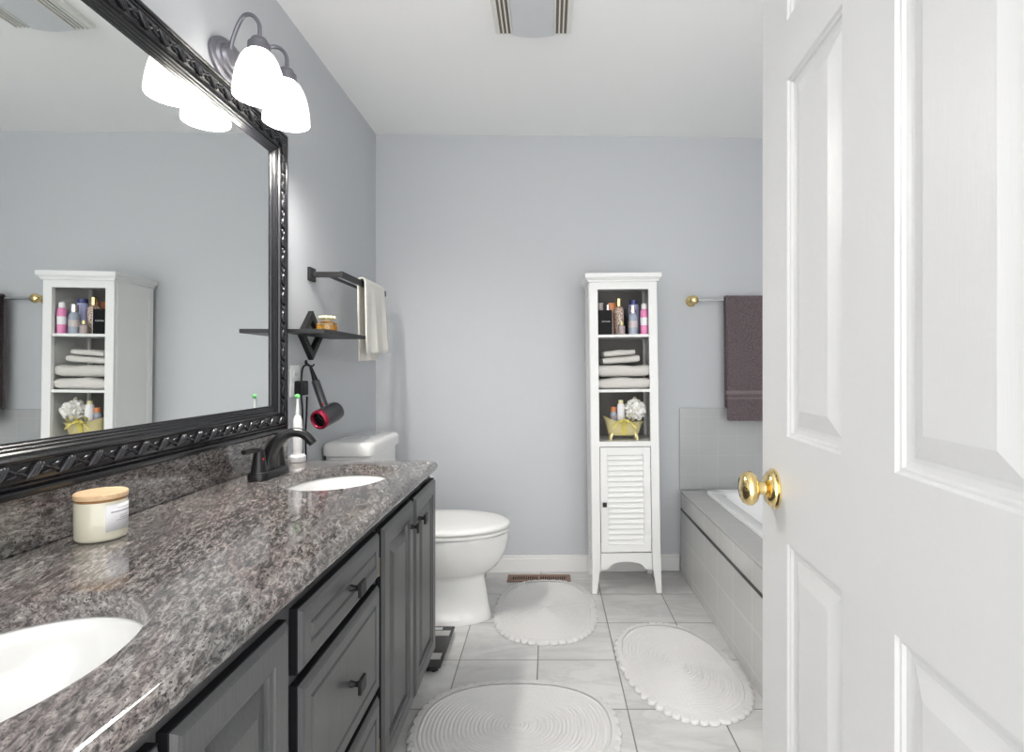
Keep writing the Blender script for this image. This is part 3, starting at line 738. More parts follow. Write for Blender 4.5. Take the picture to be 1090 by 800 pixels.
# direction to the camera from the candle is about -50 degrees; the label sits on its right side
la0, la1 = radians(-42), radians(32)
bm = B(); arc_patch(bm, cr_, la0, la1, cz + 0.018, cz + 0.068); lb = link('label', bm, M['paper'], jar, smooth=60, solid=0.0004)
bm = B()
for z, a, b, seglen in ((0.0600, -16, 22, 3), (0.0525, -30, 26, 4.2), (0.0450, -8, 18, 3), (0.0405, -8, 20, 3), (0.0365, -18, 20, 3)):
    a_ = a; rnd = random.Random(int(z * 1e5)); hgt = 0.0026 if z == 0.0525 else 0.0012
    while a_ < b:
        w = seglen * rnd.uniform(0.6, 1.0); arc_patch(bm, cr_, radians(a_), radians(a_ + w), cz + z, cz + z + hgt, 2, 0.0009); a_ += w + seglen * 0.35
link('fine_print', bm, M['ink'], lb, smooth=0)

# ------------------------------------------------------------------ toilet
to = thing('toilet', 'white two-piece toilet between the vanity and the back wall', 'toilet', (-0.5, 2.475, 0))
TY = 2.475
def egg(xb, xf, hw, z, n=44, pw=2.0):
    """outline pointing +X: blunt back, rounded front"""
    xm = xb + (xf - xb) * 0.42; pts = []
    for k in range(n):
        a = 2 * pi * k / n; c, s = cos(a), sin(a)
        ln = (xf - xm) if c > 0 else (xm - xb)
        e = 2.0 if c > 0 else 2.8
        pts.append(Vector((xm + ln * math.copysign(abs(c) ** (2 / e), c), TY + hw * math.copysign(abs(s) ** (2 / e), s), z)))
    return pts
prof = [(-0.76, -0.262, 0.118, 0.001), (-0.76, -0.262, 0.118, 0.012), (-0.755, -0.268, 0.112, 0.03), (-0.75, -0.277, 0.103, 0.08), (-0.75, -0.286, 0.097, 0.14), (-0.752, -0.294, 0.093, 0.185), (-0.756, -0.290, 0.096, 0.200), (-0.765, -0.266, 0.118, 0.216),
        (-0.78, -0.238, 0.143, 0.240), (-0.80, -0.210, 0.164, 0.275), (-0.81, -0.192, 0.178, 0.32), (-0.815, -0.184, 0.184, 0.36), (-0.815, -0.182, 0.186, 0.385), (-0.813, -0.185, 0.183, 0.394)]
bm = B(); loft(bm, [egg(*p[:3], p[3]) for p in prof]); link('bowl', bm, M['porcelain'], to, smooth=60)
bm = B(); loft(bm, [egg(-0.70, -0.192, 0.176, 0.3965), egg(-0.70, -0.190, 0.178, 0.400), egg(-0.70, -0.178, 0.189, 0.402), egg(-0.70, -0.177, 0.190, 0.412), egg(-0.70, -0.186, 0.181, 0.417)]); link('seat', bm, M['seat'], to, smooth=60)
bm = B(); loft(bm, [egg(-0.70, -0.190, 0.180, 0.4185), egg(-0.70, -0.188, 0.182, 0.422), egg(-0.70, -0.176, 0.191, 0.424), egg(-0.70, -0.175, 0.192, 0.433), egg(-0.695, -0.184, 0.186, 0.441), egg(-0.68, -0.215, 0.165, 0.446), egg(-0.62, -0.30, 0.10, 0.449)]); link('lid', bm, M['seat'], to, smooth=60)
for s in (-1, 1):
    bm = B(); sbox(bm, (-0.735, TY + s * 0.08 - 0.02, 0.396), (-0.695, TY + s * 0.08 + 0.02, 0.435), 0.008); link('seat_hinge', bm, M['seat'], to, smooth=50)
bm = B(); loft(bm, [rrect(-0.845, TY, 0.088, 0.182, 0.04, 0.3945), rrect(-0.848, TY, 0.096, 0.195, 0.045, 0.46), rrect(-0.849, TY, 0.100, 0.200, 0.045, 0.60), rrect(-0.850, TY, 0.102, 0.203, 0.045, 0.764)]); link('tank', bm, M['porcelain'], to, smooth=50)
bm = B(); rg = []
for ins, z in ((0.008, 0.7645), (0.001, 0.768), (0.0, 0.776), (0.0, 0.806), (0.003, 0.815), (0.010, 0.821), (0.020, 0.824)): rg.append(rrect(-0.847, TY, 0.111 - ins, 0.217 - ins, 0.045, z))
loft(bm, rg); link('tank_lid', bm, M['porcelain'], to, smooth=50)
bm = B(); lathe(bm, [(0.012, 0), (0.012, 0.008), (0, 0.010)], (-0.7477, TY - 0.13, 0.71), (1, 0, 0), 16); tube(bm, [(-0.738, TY - 0.13, 0.71), (-0.734, TY - 0.09, 0.703), (-0.735, TY - 0.06, 0.700)], 0.005, 10); link('flush_lever', bm, M['chrome'], to)

# ------------------------------------------------------------------ linen cabinet (slightly out of plumb)
CO = Vector((0.395, 2.872, 0.0)); LEAN = -0.013
RM = Matrix.Translation(CO) @ Matrix.Rotation(LEAN, 4, 'Y')
def cabw(x, y, z): return RM @ Vector((x, y, z))
lc = thing('linen_cabinet', 'tall narrow white storage cabinet with open shelves and a louvred door', 'cabinet', CO, None, (0, LEAN, 0), True)
zT, zO, zS1, zS2, zS3 = 1.572, 1.535, 1.308, 1.030, 0.767
hwid = 0.170; FY, BYc = -0.150, 0.128
bm = B()
for s in (-1, 1):
    x0, x1 = sorted((s * hwid, s * (hwid - 0.016)))
    box(bm, (x0, FY + 0.02, 0.135), (x1, BYc, zT))
link('side_panels', bm, M['cab_white'], lc, smooth=0)
bm = B()
for s in (-1, 1):
    # front post, splaying a little towards the foot, with a shaped toe
    xo, xi = s * hwid, s * (hwid - 0.040)
    rings = []
    for z, o, w in ((0.0, 0.006, 0.026), (0.02, 0.006, 0.028), (0.10, 0.004, 0.036), (0.135, 0.003, 0.042), (0.20, 0.002, 0.042), (zS3 - 0.03, 0.001, 0.042), (zT, 0.0, 0.042)):
        a, b = sorted((s * (hwid + o), s * (hwid + o - w)))
        rings.append([Vector((a, FY, z)), Vector((b, FY, z)), Vector((b, FY + 0.02, z)), Vector((a, FY + 0.02, z))])
    loft(bm, rings)
    rings = []
    for z, o, w in ((0.0, 0.006, 0.026), (0.135, 0.003, 0.03), (zT, 0.0, 0.03)):
        a, b = sorted((s * (hwid + o), s * (hwid + o - w)))
        rings.append([Vector((a, BYc - 0.02, z)), Vector((b, BYc - 0.02, z)), Vector((b, BYc, z)), Vector((a, BYc, z))])
    loft(bm, rings)
link('posts', bm, M['cab_white'], lc, smooth=0, bevel=0.001)
link('top_rail', bx((-hwid + 0.03, FY + 0.001, zO), (hwid - 0.03, FY + 0.019, zT)), M['cab_white'], lc, smooth=0)
link('middle_rail', bx((-hwid + 0.03, FY + 0.001, zS3 - 0.025), (hwid - 0.03, FY + 0.019, zS3)), M['cab_white'], lc, smooth=0)
bm = B()
# arched apron
n = 16; ztop = 0.205; v = []
for k in range(n + 1):
    x = -0.128 + 0.256 * k / n; u = x / 0.095
    zb = 0.122 + (0.040 * sqrt(max(0, 1 - u * u)) if abs(u) < 1 else 0)
    v.append((x, zb))
R_ = []
for y in (FY + 0.002, FY + 0.018):
    R_.append([Vector((x, y, zb)) for x, zb in v] + [Vector((x, y, ztop)) for x, zb in reversed(v)])
loft(bm, R_)
link('apron', bm, M['cab_white'], lc, smooth=0)
bm = B()
box(bm, (-hwid + 0.016, BYc - 0.008, 0.16), (hwid - 0.016, BYc, zT)); link('back_panel', bm, M['cab_back'], lc, smooth=0)
for z in (zS1, zS2, zS3):
    link('shelf', bx((-hwid + 0.0162, FY + (0.006 if z != zS3 else 0.0195), z - 0.014), (hwid - 0.0162, BYc - 0.009, z)), M['cab_white'], lc, smooth=0, bevel=0.001)
link('shelf', bx((-hwid + 0.0162, FY + 0.0195, 0.16), (hwid - 0.0162, BYc - 0.009, 0.174)), M['cab_white'], lc, smooth=0)
link('shelf', bx((-hwid + 0.0162, FY + 0.0195, zT - 0.014), (hwid - 0.0162, BYc - 0.009, zT)), M['cab_white'], lc, smooth=0)
bm = B()
rg = []
for o, z in ((0.008, zT + 0.0003), (0.009, zT + 0.009), (0.013, zT + 0.012), (0.017, zT + 0.018), (0.021, zT + 0.021), (0.021, zT + 0.042)):
    rg.append([Vector((-hwid - o, FY - o, z)), Vector((hwid + o, FY - o, z)), Vector((hwid + o, BYc + 0.004, z)), Vector((-hwid - o, BYc + 0.004, z))])
loft(bm, rg); link('crown', bm, M['cab_white'], lc, smooth=0)
# side framing seen in the mirror
bm = B()
for s in (-1, 1):
    a, b = sorted((s * hwid, s * (hwid + 0.003)))
    box(bm, (a, FY + 0.02, zT - 0.05), (b, BYc, zT)); box(bm, (a, FY + 0.02, 0.0 + 0.16), (b, FY + 0.045, zT - 0.05)); box(bm, (a, BYc - 0.035, 0.16), (b, BYc, zT - 0.05))
    box(bm, (a, FY + 0.045, 0.16), (b, BYc - 0.035, 0.21))
link('side_frame', bm, M['cab_white'], lc, smooth=0)
# louvred door
dx0, dx1, dz0, dz1 = -0.1265, 0.1265, 0.210, 0.738
bm = B(); fy0, fy1 = FY + 0.0005, FY + 0.018
box(bm, (dx0, fy0, dz0), (dx0 + 0.036, fy1, dz1)); box(bm, (dx1 - 0.036, fy0, dz0), (dx1, fy1, dz1))
box(bm, (dx0 + 0.036, fy0, dz1 - 0.038), (dx1 - 0.036, fy1, dz1)); box(bm, (dx0 + 0.036, fy0, dz0), (dx1 - 0.036, fy1, dz0 + 0.036))
dr = link('door', bm, M['cab_white'], lc, smooth=0, bevel=0.001)
bm = B(); nsl = 17; z0, z1 = dz0 + 0.036, dz1 - 0.038; p = (z1 - z0) / nsl
for k in range(nsl):
    z = z0 + k * p
    rr_ = []
    for x in (dx0 + 0.0362, dx1 - 0.0362):
        rr_.append([Vector((x, fy0 + 0.003, z + 0.001)), Vector((x, fy0 + 0.006, z)), Vector((x, fy1 - 0.001, z + p * 0.98)), Vector((x, fy1 - 0.004, z + p * 1.0))])
    loft(bm, rr_)
link('louvers', bm, M['cab_white'], dr, smooth=0)
bm = B(); box(bm, (dx0 + 0.009, FY - 0.018, 0.442), (dx0 + 0.029, FY - 0.008, 0.464)); lathe(bm, [(0.005, 0), (0.005, 0.009)], (dx0 + 0.019, FY, 0.453), (0, -1, 0), 12); link('knob', bm, M['black_metal'], dr, smooth=30)
for z in (0.29, 0.655):
    bm = B(); lathe(bm, [(0.0022, 0), (0.0022, 0.05)], (dx1 + 0.0015, FY + 0.001, z - 0.025), seg=8); link('hinge', bm, M['chrome'], dr)

# ---- things on its shelves (placed in the cabinet's frame, upright in the world)
def shelf_thing(name, label, cat, x, y, z, group=None):
    return thing(name, label, cat, cabw(x, y, z + 0.0006), group, (0, LEAN, 0), True)
def bottle(name, label, cat, x, y, z, body_prof, body_mat, cap_prof, cap_mat, group=None, band=None, neck=None, square=False):
    t = shelf_thing(name, label, cat, x, y, z, group)
    bm = B()
    if square:
        loft(bm, [rrect(0, 0, r, r * 0.7, r * 0.25, h) for r, h in body_prof])
    else: lathe(bm, body_prof, seg=22)
    link('body', bm, body_mat, t, smooth=40)
    bm = B(); lathe(bm, cap_prof, seg=20); link('cap', bm, cap_mat, t, smooth=40)
    if band:
        r, z0, z1, mt = band
        bm = B(); lathe(bm, [(r + 0.0004, z0), (r + 0.0004, z1)], seg=22, cap0=False, cap1=False); link('label', bm, mt, t, smooth=40)
    return t
G1 = 'toiletries on the top cabinet shelf'
t = shelf_thing('perfume_box', 'black perfume carton at the left end of the top cabinet shelf', 'box', -0.0905, -0.105, zS1, G1)
link('carton', bx((-0.037, -0.025, 0), (0.037, 0.025, 0.124)), M['black_card'], t, smooth=0, bevel=0.001)
link('white_edge', bx((0.0371, -0.0252, 0.0), (0.0382, -0.022, 0.124)), M['paper'], t, smooth=0)
cu = bpy.data.curves.new('lettering', 'FONT'); cu.body = 'ARMANI'; cu.size = 0.0115; cu.align_x = 'CENTER'; cu.extrude = 0.0002
to_ = bpy.data.objects.new('lettering_curve', cu)
C.objects.link(to_); bpy.context.view_layer.update()
me = bpy.data.meshes.new_from_object(to_.evaluated_get(bpy.context.evaluated_depsgraph_get()))
bpy.data.objects.remove(to_)
me.materials.clear(); me.materials.append(M['silver_ink'])
lt = bpy.data.objects.new('lettering', me); C.objects.link(lt); lt.parent = t; lt.rotation_euler = (radians(90), 0, 0); lt.location = (0.004, -0.0254, 0.062)

bottle('lotion_bottle', 'blush bottle with wide flat cap standing behind the black carton', 'bottle', -0.106, -0.035, zS1, [(0.018, 0), (0.018, 0.12), (0.012, 0.128)], M['pinkish'], [(0.0165, 0.1285), (0.0165, 0.170), (0.0, 0.171)], M['pinkish'], G1)
bottle('spray_bottle', 'slim bottle with silver cap standing behind the black carton', 'bottle', -0.066, -0.040, zS1, [(0.014, 0), (0.014, 0.11), (0.009, 0.117)], M['rose_glass'], [(0.0105, 0.1175), (0.0105, 0.160), (0.0, 0.162)], M['chrome'], G1)
t = shelf_thing('gift_tube', 'copper orange tapered carton behind the patterned tall bottle', 'box', -0.037, -0.015, zS1, G1)
bm = B(); loft(bm, [rrect(0, 0, 0.015, 0.014, 0.002, 0), rrect(0, 0, 0.024, 0.014, 0.002, 0.172)]); link('carton', bm, M['copper'], t, smooth=0)
bottle('mist_bottle', 'tall patterned body mist bottle with gold cap in the middle of the top shelf', 'bottle', -0.0125, -0.070, zS1, [(0.022, 0), (0.0245, 0.003), (0.026, 0.13), (0.020, 0.142), (0.012, 0.148)], M['print'], [(0.0155, 0.1485), (0.0155, 0.187), (0.0, 0.189)], M['brass'], G1)
bottle('perfume_vial', 'short clear perfume bottle in front of the patterned tall bottle', 'bottle', -0.006, -0.122, zS1, [(0.017, 0), (0.018, 0.003), (0.018, 0.042), (0.008, 0.047)], M['rose_glass'], [(0.0095, 0.0475), (0.0095, 0.066), (0, 0.067)], M['gold_plastic'], G1)
bottle('shampoo_bottle', 'lavender bottle with navy cap standing behind the silver-capped bottle', 'bottle', 0.070, -0.035, zS1, [(0.027, 0), (0.028, 0.004), (0.028, 0.145), (0.024, 0.160)], M['lav'], [(0.0225, 0.1605), (0.0225, 0.183), (0.0, 0.184)], M['navy'], G1)
bottle('toner_bottle', 'pale blue clear bottle with silver cap near the right of the top shelf', 'bottle', 0.055, -0.105, zS1, [(0.022, 0), (0.023, 0.003), (0.023, 0.090), (0.014, 0.108)], M['blue_liquid'], [(0.0165, 0.1085), (0.0165, 0.146), (0.0, 0.147)], M['chrome'], G1, band=(0.023, 0.035, 0.068, M['pinkish']))
bottle('body_wash', 'bright pink bottle with white cap at the right end of the top shelf', 'bottle', 0.112, -0.108, zS1, [(0.019, 0), (0.020, 0.003), (0.020, 0.118), (0.014, 0.128)], M['pink'], [(0.0145, 0.1285), (0.0145, 0.152), (0.008, 0.158), (0, 0.158)], M['white_plastic'], G1, band=(0.020, 0.045, 0.085, M['paper']))
bottle('scrub_bottle', 'small dark bottle standing in the gap left of the lavender bottle', 'bottle', 0.020, -0.030, zS1, [(0.012, 0), (0.012, 0.10), (0.008, 0.106)], M['black_plastic'], [(0.009, 0.1065), (0.009, 0.135), (0, 0.136)], M['black_plastic'], G1)

def folded_towel(bm, hx, y0, y1, h, seed, layers=2):
    """stack of rounded layers folded towards the front; soft, uneven"""
    rnd = random.Random(seed); ph = [rnd.uniform(0, 6.28) for _ in range(3)]
    nx, ns = 28, 32
    rings = []
    for i in range(nx + 1):
        x = -hx + 2 * hx * i / nx; u = i / nx
        edge = min(1, min(u, 1 - u) * 9) ** 0.5
        ring = []
        for k in range(ns):
            a = 2 * pi * k / ns; c, s = cos(a), sin(a)
            yy = (y0 + y1) / 2 + (y1 - y0) / 2 * math.copysign(abs(c) ** 0.35, c) * (0.97 + 0.03 * edge)
            hh = h / 2 * math.copysign(abs(s) ** 0.6, s) * (0.80 + 0.20 * edge)
            w = 0.05 * h * sin(u * 6 + ph[0]) + 0.04 * h * sin(u * 11 + ph[1])
            z = h / 2 + hh + (w if s > 0.1 else 0)
            ring.append(Vector((x, yy, max(0.0, z))))
        rings.append(ring)
    loft(bm, rings)
G2 = 'folded towels on the middle cabinet shelf'
zz = zS2
for hx, yy0, yy1, h, cxx, yaw, lab, nm in ((0.131, -0.130, 0.09, 0.057, 0.003, 0, 'off-white folded bath towel lying directly on the middle cabinet shelf', 'bath_towel'),
                              (0.131, -0.128, 0.09, 0.059, 0.003, 0, 'off-white folded bath towel second from the bottom of the stack', 'bath_towel'),
                              (0.094, -0.120, 0.05, 0.034, -0.008, 0.05, 'off-white folded washcloth second from the top of the towel stack', 'washcloth'),
                              (0.080, -0.118, 0.04, 0.030, -0.016, 0.06, 'off-white folded washcloth on top of the towel stack', 'washcloth')):
    p = cabw(cxx, 0, zz + 0.0006 + (0.0035 if yaw == 0.05 else 0)); bm = B(); folded_towel(bm, hx, yy0, yy1, h, int(h * 1e4 + hx * 1e3))
    bmesh.ops.transform(bm, matrix=Matrix.Translation(p) @ Matrix.Rotation(LEAN - yaw * 1.2, 4, 'Y'), verts=bm.verts)
    tag(link(nm, bm, M['white_towel'], None, smooth=60), lab, 'towel', G2)
    zz += h * (1.05 if yaw else 1.11) + (0.0045 if yaw else 0)

# gift basket shaped as a claw-foot tub
gb = shelf_thing('gift_basket', 'pale gold plastic gift basket shaped like a footed bathtub on the lowest open shelf', 'basket', 0.0, -0.085, zS3)
bm = B()
prf = [(0.062, 0.026, 0.024), (0.078, 0.036, 0.030), (0.086, 0.042, 0.055), (0.093, 0.047, 0.080), (0.103, 0.054, 0.094), (0.105, 0.056, 0.097), (0.100, 0.052, 0.096), (0.090, 0.045, 0.080), (0.083, 0.039, 0.055), (0.074, 0.033, 0.034), (0.058, 0.023, 0.029)]
def tubring(a, b, z):
    pts = ell(0, 0, a, b, 0, 36, 2.6); out = []
    for q in pts:
        lift = 0.030 * max(0, -q.x / 0.105) ** 1.5 * (z / 0.097) if z > 0.05 else 0
        out.append(Vector((q.x, q.y, z + lift)))
    return out
loft(bm, [tubring(*p_) for p_ in prf], True, True); link('tub', bm, M['gold_plastic'], gb, smooth=60)
for sx in (-1, 1):
    for sy in (-1, 1):
        bm = B(); tube(bm, smooth_path([(sx * 0.058, sy * 0.024, 0.034), (sx * 0.067, sy * 0.031, 0.016), (sx * 0.066, sy * 0.033, 0.004)], 4), [0.010, 0.0095, 0.009, 0.008, 0.0065, 0.006, 0.0058, 0.006, 0.0062], 10)
        ellipsoid(bm, (sx * 0.066, sy * 0.034, 0.005), (0.008, 0.008, 0.0048)); link('foot', bm, M['gold_plastic'], gb, smooth=60)
bm = B()
for q in ((0.0, -0.0475, 0.036, -0.0515, 0.095),): 
    rg = []
    for z, y in ((0.030, -0.0395), (0.055, -0.0445), (0.080, -0.0495), (0.094, -0.0565), (0.100, -0.0590)):
        rg.append([Vector((-0.002 + dx, y - dy, z)) for dx, dy in ((-0.012, 0), (0.012, 0), (0.012, 0.0015), (-0.012, 0.0015))])
    loft(bm, rg)
# bow loops and tails
for s in (-1, 1):
    c0 = Vector((-0.002, -0.062, 0.106))
    rg = []
    for k in range(13):
        a = pi * 2 * k / 12; px2 = c0 + Vector((s * 0.026 * (1 - cos(a)) * 0.9, -0.004 * sin(a / 2), 0.016 * sin(a) + 0.012 * (1 - cos(a)) * 0.5))
        rg.append([px2 + Vector((0, d, 0)) for d in (-0.008, 0.008)] + [px2 + Vector((0, d, 0.001)) for d in (0.008, -0.008)])
    loft(bm, rg)
    rg = []
    for k in range(9):
        u = k / 8; px2 = c0 + Vector((s * (0.06 * u), -0.002 + 0.004 * sin(u * 6), -0.034 * u ** 1.4 + 0.004 * sin(u * 5)))
        rg.append([px2 + Vector((0, 0, -0.006)), px2 + Vector((0, 0, 0.006)), px2 + Vector((0, 0.001, 0.006)), px2 + Vector((0, 0.001, -0.006))])
    loft(bm, rg)
ellipsoid(bm, (-0.002, -0.062, 0.106), (0.009, 0.008, 0.008))
link('ribbon_bow', bm, M['ribbon'], gb, smooth=40)
G3 = 'bath gifts in the gold basket'
t = shelf_thing('bath_pouf', 'white ruffled bath pouf at the right of the gold basket', 'pouf', 0.062, -0.085, zS3 + 0.098, G3)
bm = B(); rnd = random.Random(5)
bmesh.ops.create_icosphere(bm, subdivisions=4, radius=0.046)
from mathutils import noise as mnoise
for v in bm.verts:
    d = v.co.normalized()
    v.co = d * (0.050 + 0.011 * sin(14 * mnoise.noise(d * 2.2 + Vector((3, 1, 2)))) )
    v.co.z += 0.056
pf = link('netting', bm, M['pouf'], t, smooth=60)
bm = B(); tube(bm, smooth_path([(0.0, 0.0, 0.095), (0.008, 0, 0.112), (0.0, 0.004, 0.122), (-0.008, 0, 0.112), (0.0, 0, 0.096)], 6), 0.0018, 8); link('loop', bm, M['cream_ribbon'], t)
bottle('bath_gel', 'white gift bottle with yellow ribbon stripe standing at the centre of the gold basket', 'bottle', -0.010, -0.085, zS3 + 0.036, [(0.015, 0), (0.018, 0.004), (0.020, 0.130), (0.016, 0.150)], M['paper'], [(0.012, 0.1505), (0.012, 0.168), (0, 0.169)], M['cream_ribbon'], G3, band=None)
bottle('bubble_bath', 'grey lilac gift bottle with orange cap at the left of the gold basket', 'bottle', -0.049, -0.085, zS3 + 0.038, [(0.015, 0), (0.017, 0.004), (0.018, 0.096), (0.012, 0.108)], M['blue_liquid'], [(0.014, 0.1085), (0.015, 0.132), (0, 0.134)], M['copper'], G3, band=(0.018, 0.062, 0.088, M['grey_liquid']))
bottle('bath_salts', 'lilac grey gift jar low at the right inside the gold basket', 'jar', 0.036, -0.085, zS3 + 0.037, [(0.016, 0), (0.018, 0.003), (0.019, 0.042)], M['grey_liquid'], [(0.0195, 0.0425), (0.0195, 0.056), (0, 0.057)], M['grey_liquid'], G3)

# ------------------------------------------------------------------ towel bar and towel on the back wall
bt = thing('towel_rail', 'chrome towel rail with brass ends on the back wall over the tub', 'towel rail', (1.1, back(1.1), 1.51))
bz = 1.512
for x in (0.800, 1.42):
    bm = B(); yb = back(x) - 0.0005
    lathe(bm, [(0.030, 0), (0.030, 0.006), (0.024, 0.012), (0.014, 0.018), (0.012, 0.045), (0.022, 0.055), (0.026, 0.066), (0.022, 0.078), (0.010, 0.084), (0.0, 0.085)], (x, yb, bz), (0, -1, 0), 28)
    link('end_post', bm, M['brass'], bt, smooth=50)
bm = B(); tube(bm, [(0.800, back(0.8) - 0.066, bz), (1.42, back(1.42) - 0.066, bz)], 0.008, 16); link('rail', bm, M['chrome'], bt, smooth=50)
bm = B()
def bath_towel(bm, x0, x1):
    nx = 22; rows = []
    pr = drape_profile(0, bz + 0.022, 0.018, 0.685, 0.62, 30, 20)
    for i, (dy, z, w) in enumerate(pr):
        row = []
        for j in range(nx + 1):
            u = j / nx; x = x0 + (x1 - x0) * u + 0.006 * w * (1 if u < 0.1 else 0)
            wob = 0.007 * w * (sin(u * 8 + 0.7) + 0.5 * sin(u * 15 + i * 0.05))
            row.append(bm.verts.new((x, back(x) - 0.068 - dy - wob, z - 0.006 * w * u)))
        rows.append(row)
    for a, b in zip(rows[:-1], rows[1:]):
        for j in range(nx): bm.faces.new((a[j], a[j + 1], b[j + 1], b[j]))
bath_towel(bm, 0.968, 1.36)
btw = link('bath_towel', bm, M['brown_towel'], None, smooth=60, solid=0.009, subsurf=1)
tag(btw, 'mauve brown bath towel hanging from the rail on the back wall', 'towel')
bm = B()
for zc_, hh in ((1.004, 0.010), (0.972, 0.004)):
    rows = []
    for zz_ in (zc_ - hh, zc_ + hh):
        row = []
        for j in range(23):
            u = j / 22; x = 0.966 + 0.396 * u; w = min(1, max(0, (bz + 0.004 - zz_) / 0.647))
            wob = 0.007 * w * (sin(u * 8 + 0.7) + 0.5 * sin(u * 15 + (1 - w) * 30 * 0.05))
            row.append(bm.verts.new((x, back(x) - 0.068 - 0.018 - 0.006 * w - wob - 0.0058, zz_)))
        rows.append(row)
    for j in range(22): bm.faces.new((rows[0][j], rows[0][j + 1], rows[1][j + 1], rows[1][j]))
link('woven_band', bm, M['brown_band'], btw, smooth=60, solid=0.002)
btw.children[0].location = -btw.location if False else (0, 0, 0)

# ------------------------------------------------------------------ floor things
def rug(label, cx, cy, a, b, rot, e=2.4):
    t = thing('bath_rug', label, 'rug', (cx, cy, 0), 'white crocheted bath rugs')
    Rz = Matrix.Rotation(rot, 3, 'Z'); o = Vector((cx, cy, 0)); n = 128
    bm = B(); rings = []
    nr = 92
    for k in range(nr):
        u = 1 - k / nr
        # ribs: a ridge every other ring
        z = 0.0105 + (0.0, 0.0021, 0.0030, 0.0021)[k % 4]
        rings.append([o + Rz @ Vector((p.x, p.y, z)) for p in ell(0, 0, (a - 0.022) * u, (b - 0.022) * u, 0, n, e)])
    rings = [[Vector((p.x, p.y, 0.001)) for p in rings[0]]] + rings
    loft(bm, rings); link('mat', bm, M['rug'], t, smooth=60)
    bm = B(); rings = []
    ns = int(round((a + b) * pi / 0.036))
    for ins, z in ((0.024, 0.0008), (0.0, 0.0008), (-0.002, 0.004), (0.002, 0.010), (0.008, 0.0145), (0.014, 0.0125), (0.0175, 0.0145), (0.0225, 0.0135)):
        ring = []
        for k, p in enumerate(ell(0, 0, a - 0.022, b - 0.022, 0, ns * 8, e)):
            d = Vector((p.x / a ** 2, p.y / b ** 2, 0)).normalized()
            sc = abs(sin(pi * k / 8)) ** 0.5
            out = (0.030 - ins) * (0.58 + 0.42 * sc) if ins < 0.02 else (0.022 - ins)
            q = p + d * out
            ring.append(o + Rz @ Vector((q.x, q.y, z)))
        rings.append(ring)
    loft(bm, rings, False, False); link('scalloped_edge', bm, M['rug'], t, smooth=60)
    return t
rug('white oval crocheted rug in front of the toilet by the floor register', -0.014, 2.545, 0.232, 0.325, 0, 2.6)
rug('white oval crocheted rug lying beside the tiled tub apron', 0.494, 2.055, 0.215, 0.335, 0.17, 2.3)
rug('white oval crocheted rug in front of the vanity, nearest the camera', -0.105, 1.705, 0.325, 0.245, 0, 2.4)

fr = thing('floor_register', 'brown metal floor register at the foot of the back wall', 'vent', (-0.05, 2.91, 0))
vx0, vx1, vy0, vy1 = -0.222, 0.118, 2.868, 2.962
bm = B()
box(bm, (vx0, vy0, 0.0006), (vx1, vy0 + 0.022, 0.007)); box(bm, (vx0, vy1 - 0.022, 0.0006), (vx1, vy1, 0.007)); box(bm, (vx0, vy0 + 0.022, 0.0006), (vx0 + 0.022, vy1 - 0.022, 0.007)); box(bm, (vx1 - 0.022, vy0 + 0.022, 0.0006), (vx1, vy1 - 0.022, 0.007))
box(bm, ((vx0 + vx1) / 2 - 0.004, vy0 + 0.022, 0.0006), ((vx0 + vx1) / 2 + 0.004, vy1 - 0.022, 0.007))
link('frame', bm, M['vent_brown'], fr, smooth=0, bevel=0.0015)
link('duct_opening', bx((vx0 + 0.022, vy0 + 0.022, 0.0004), (vx1 - 0.022, vy1 - 0.022, 0.0012)), M['slot'], fr, smooth=0)
bm = B()
for k in range(26):
    x = vx0 + 0.027 + k * (vx1 - vx0 - 0.054) / 25
    box(bm, (x - 0.0028, vy0 + 0.0222, 0.0013), (x + 0.0028, vy1 - 0.0222, 0.006))
link('slats', bm, M['vent_brown'], fr, smooth=0)

sc = thing('bathroom_scale', 'black glass bathroom scale on the floor past the end of the vanity', 'scale', (-0.55, 2.16, 0))
sx0, sx1, sy0, sy1 = -0.72, -0.402, 2.005, 2.325
bm = B(); sbox(bm, (sx0 + 0.01, sy0 + 0.01, 0.006), (sx1 - 0.01, sy1 - 0.01, 0.022), 0.006); link('body', bm, M['black_plastic'], sc, smooth=40)
bm = B(); loft(bm, [rrect((sx0 + sx1) / 2, (sy0 + sy1) / 2, (sx1 - sx0) / 2, (sy1 - sy0) / 2, 0.006, z) for z in (0.0222, 0.0275)]); link('glass_top', bm, M['glass_scale'], sc, smooth=40, bevel=0.001)
for y in (sy0 + 0.055, sy1 - 0.085):
    link('foot_plate', bx((sx0 + 0.03, y, 0.0276), (sx1 - 0.012, y + 0.045, 0.0286)), M['silver'], sc, smooth=0)
link('display', bx((sx0 + 0.05, sy1 - 0.032, 0.0276), (sx1 - 0.05, sy1 - 0.012, 0.0281)), M['lens'], sc, smooth=0)
for x in (sx0 + 0.03, sx1 - 0.03):
    for y in (sy0 + 0.03, sy1 - 0.03):
        bm = B(); lathe(bm, [(0.012, 0.0004), (0.012, 0.0062)], (x, y, 0), seg=14); link('foot', bm, M['black_plastic'], sc)

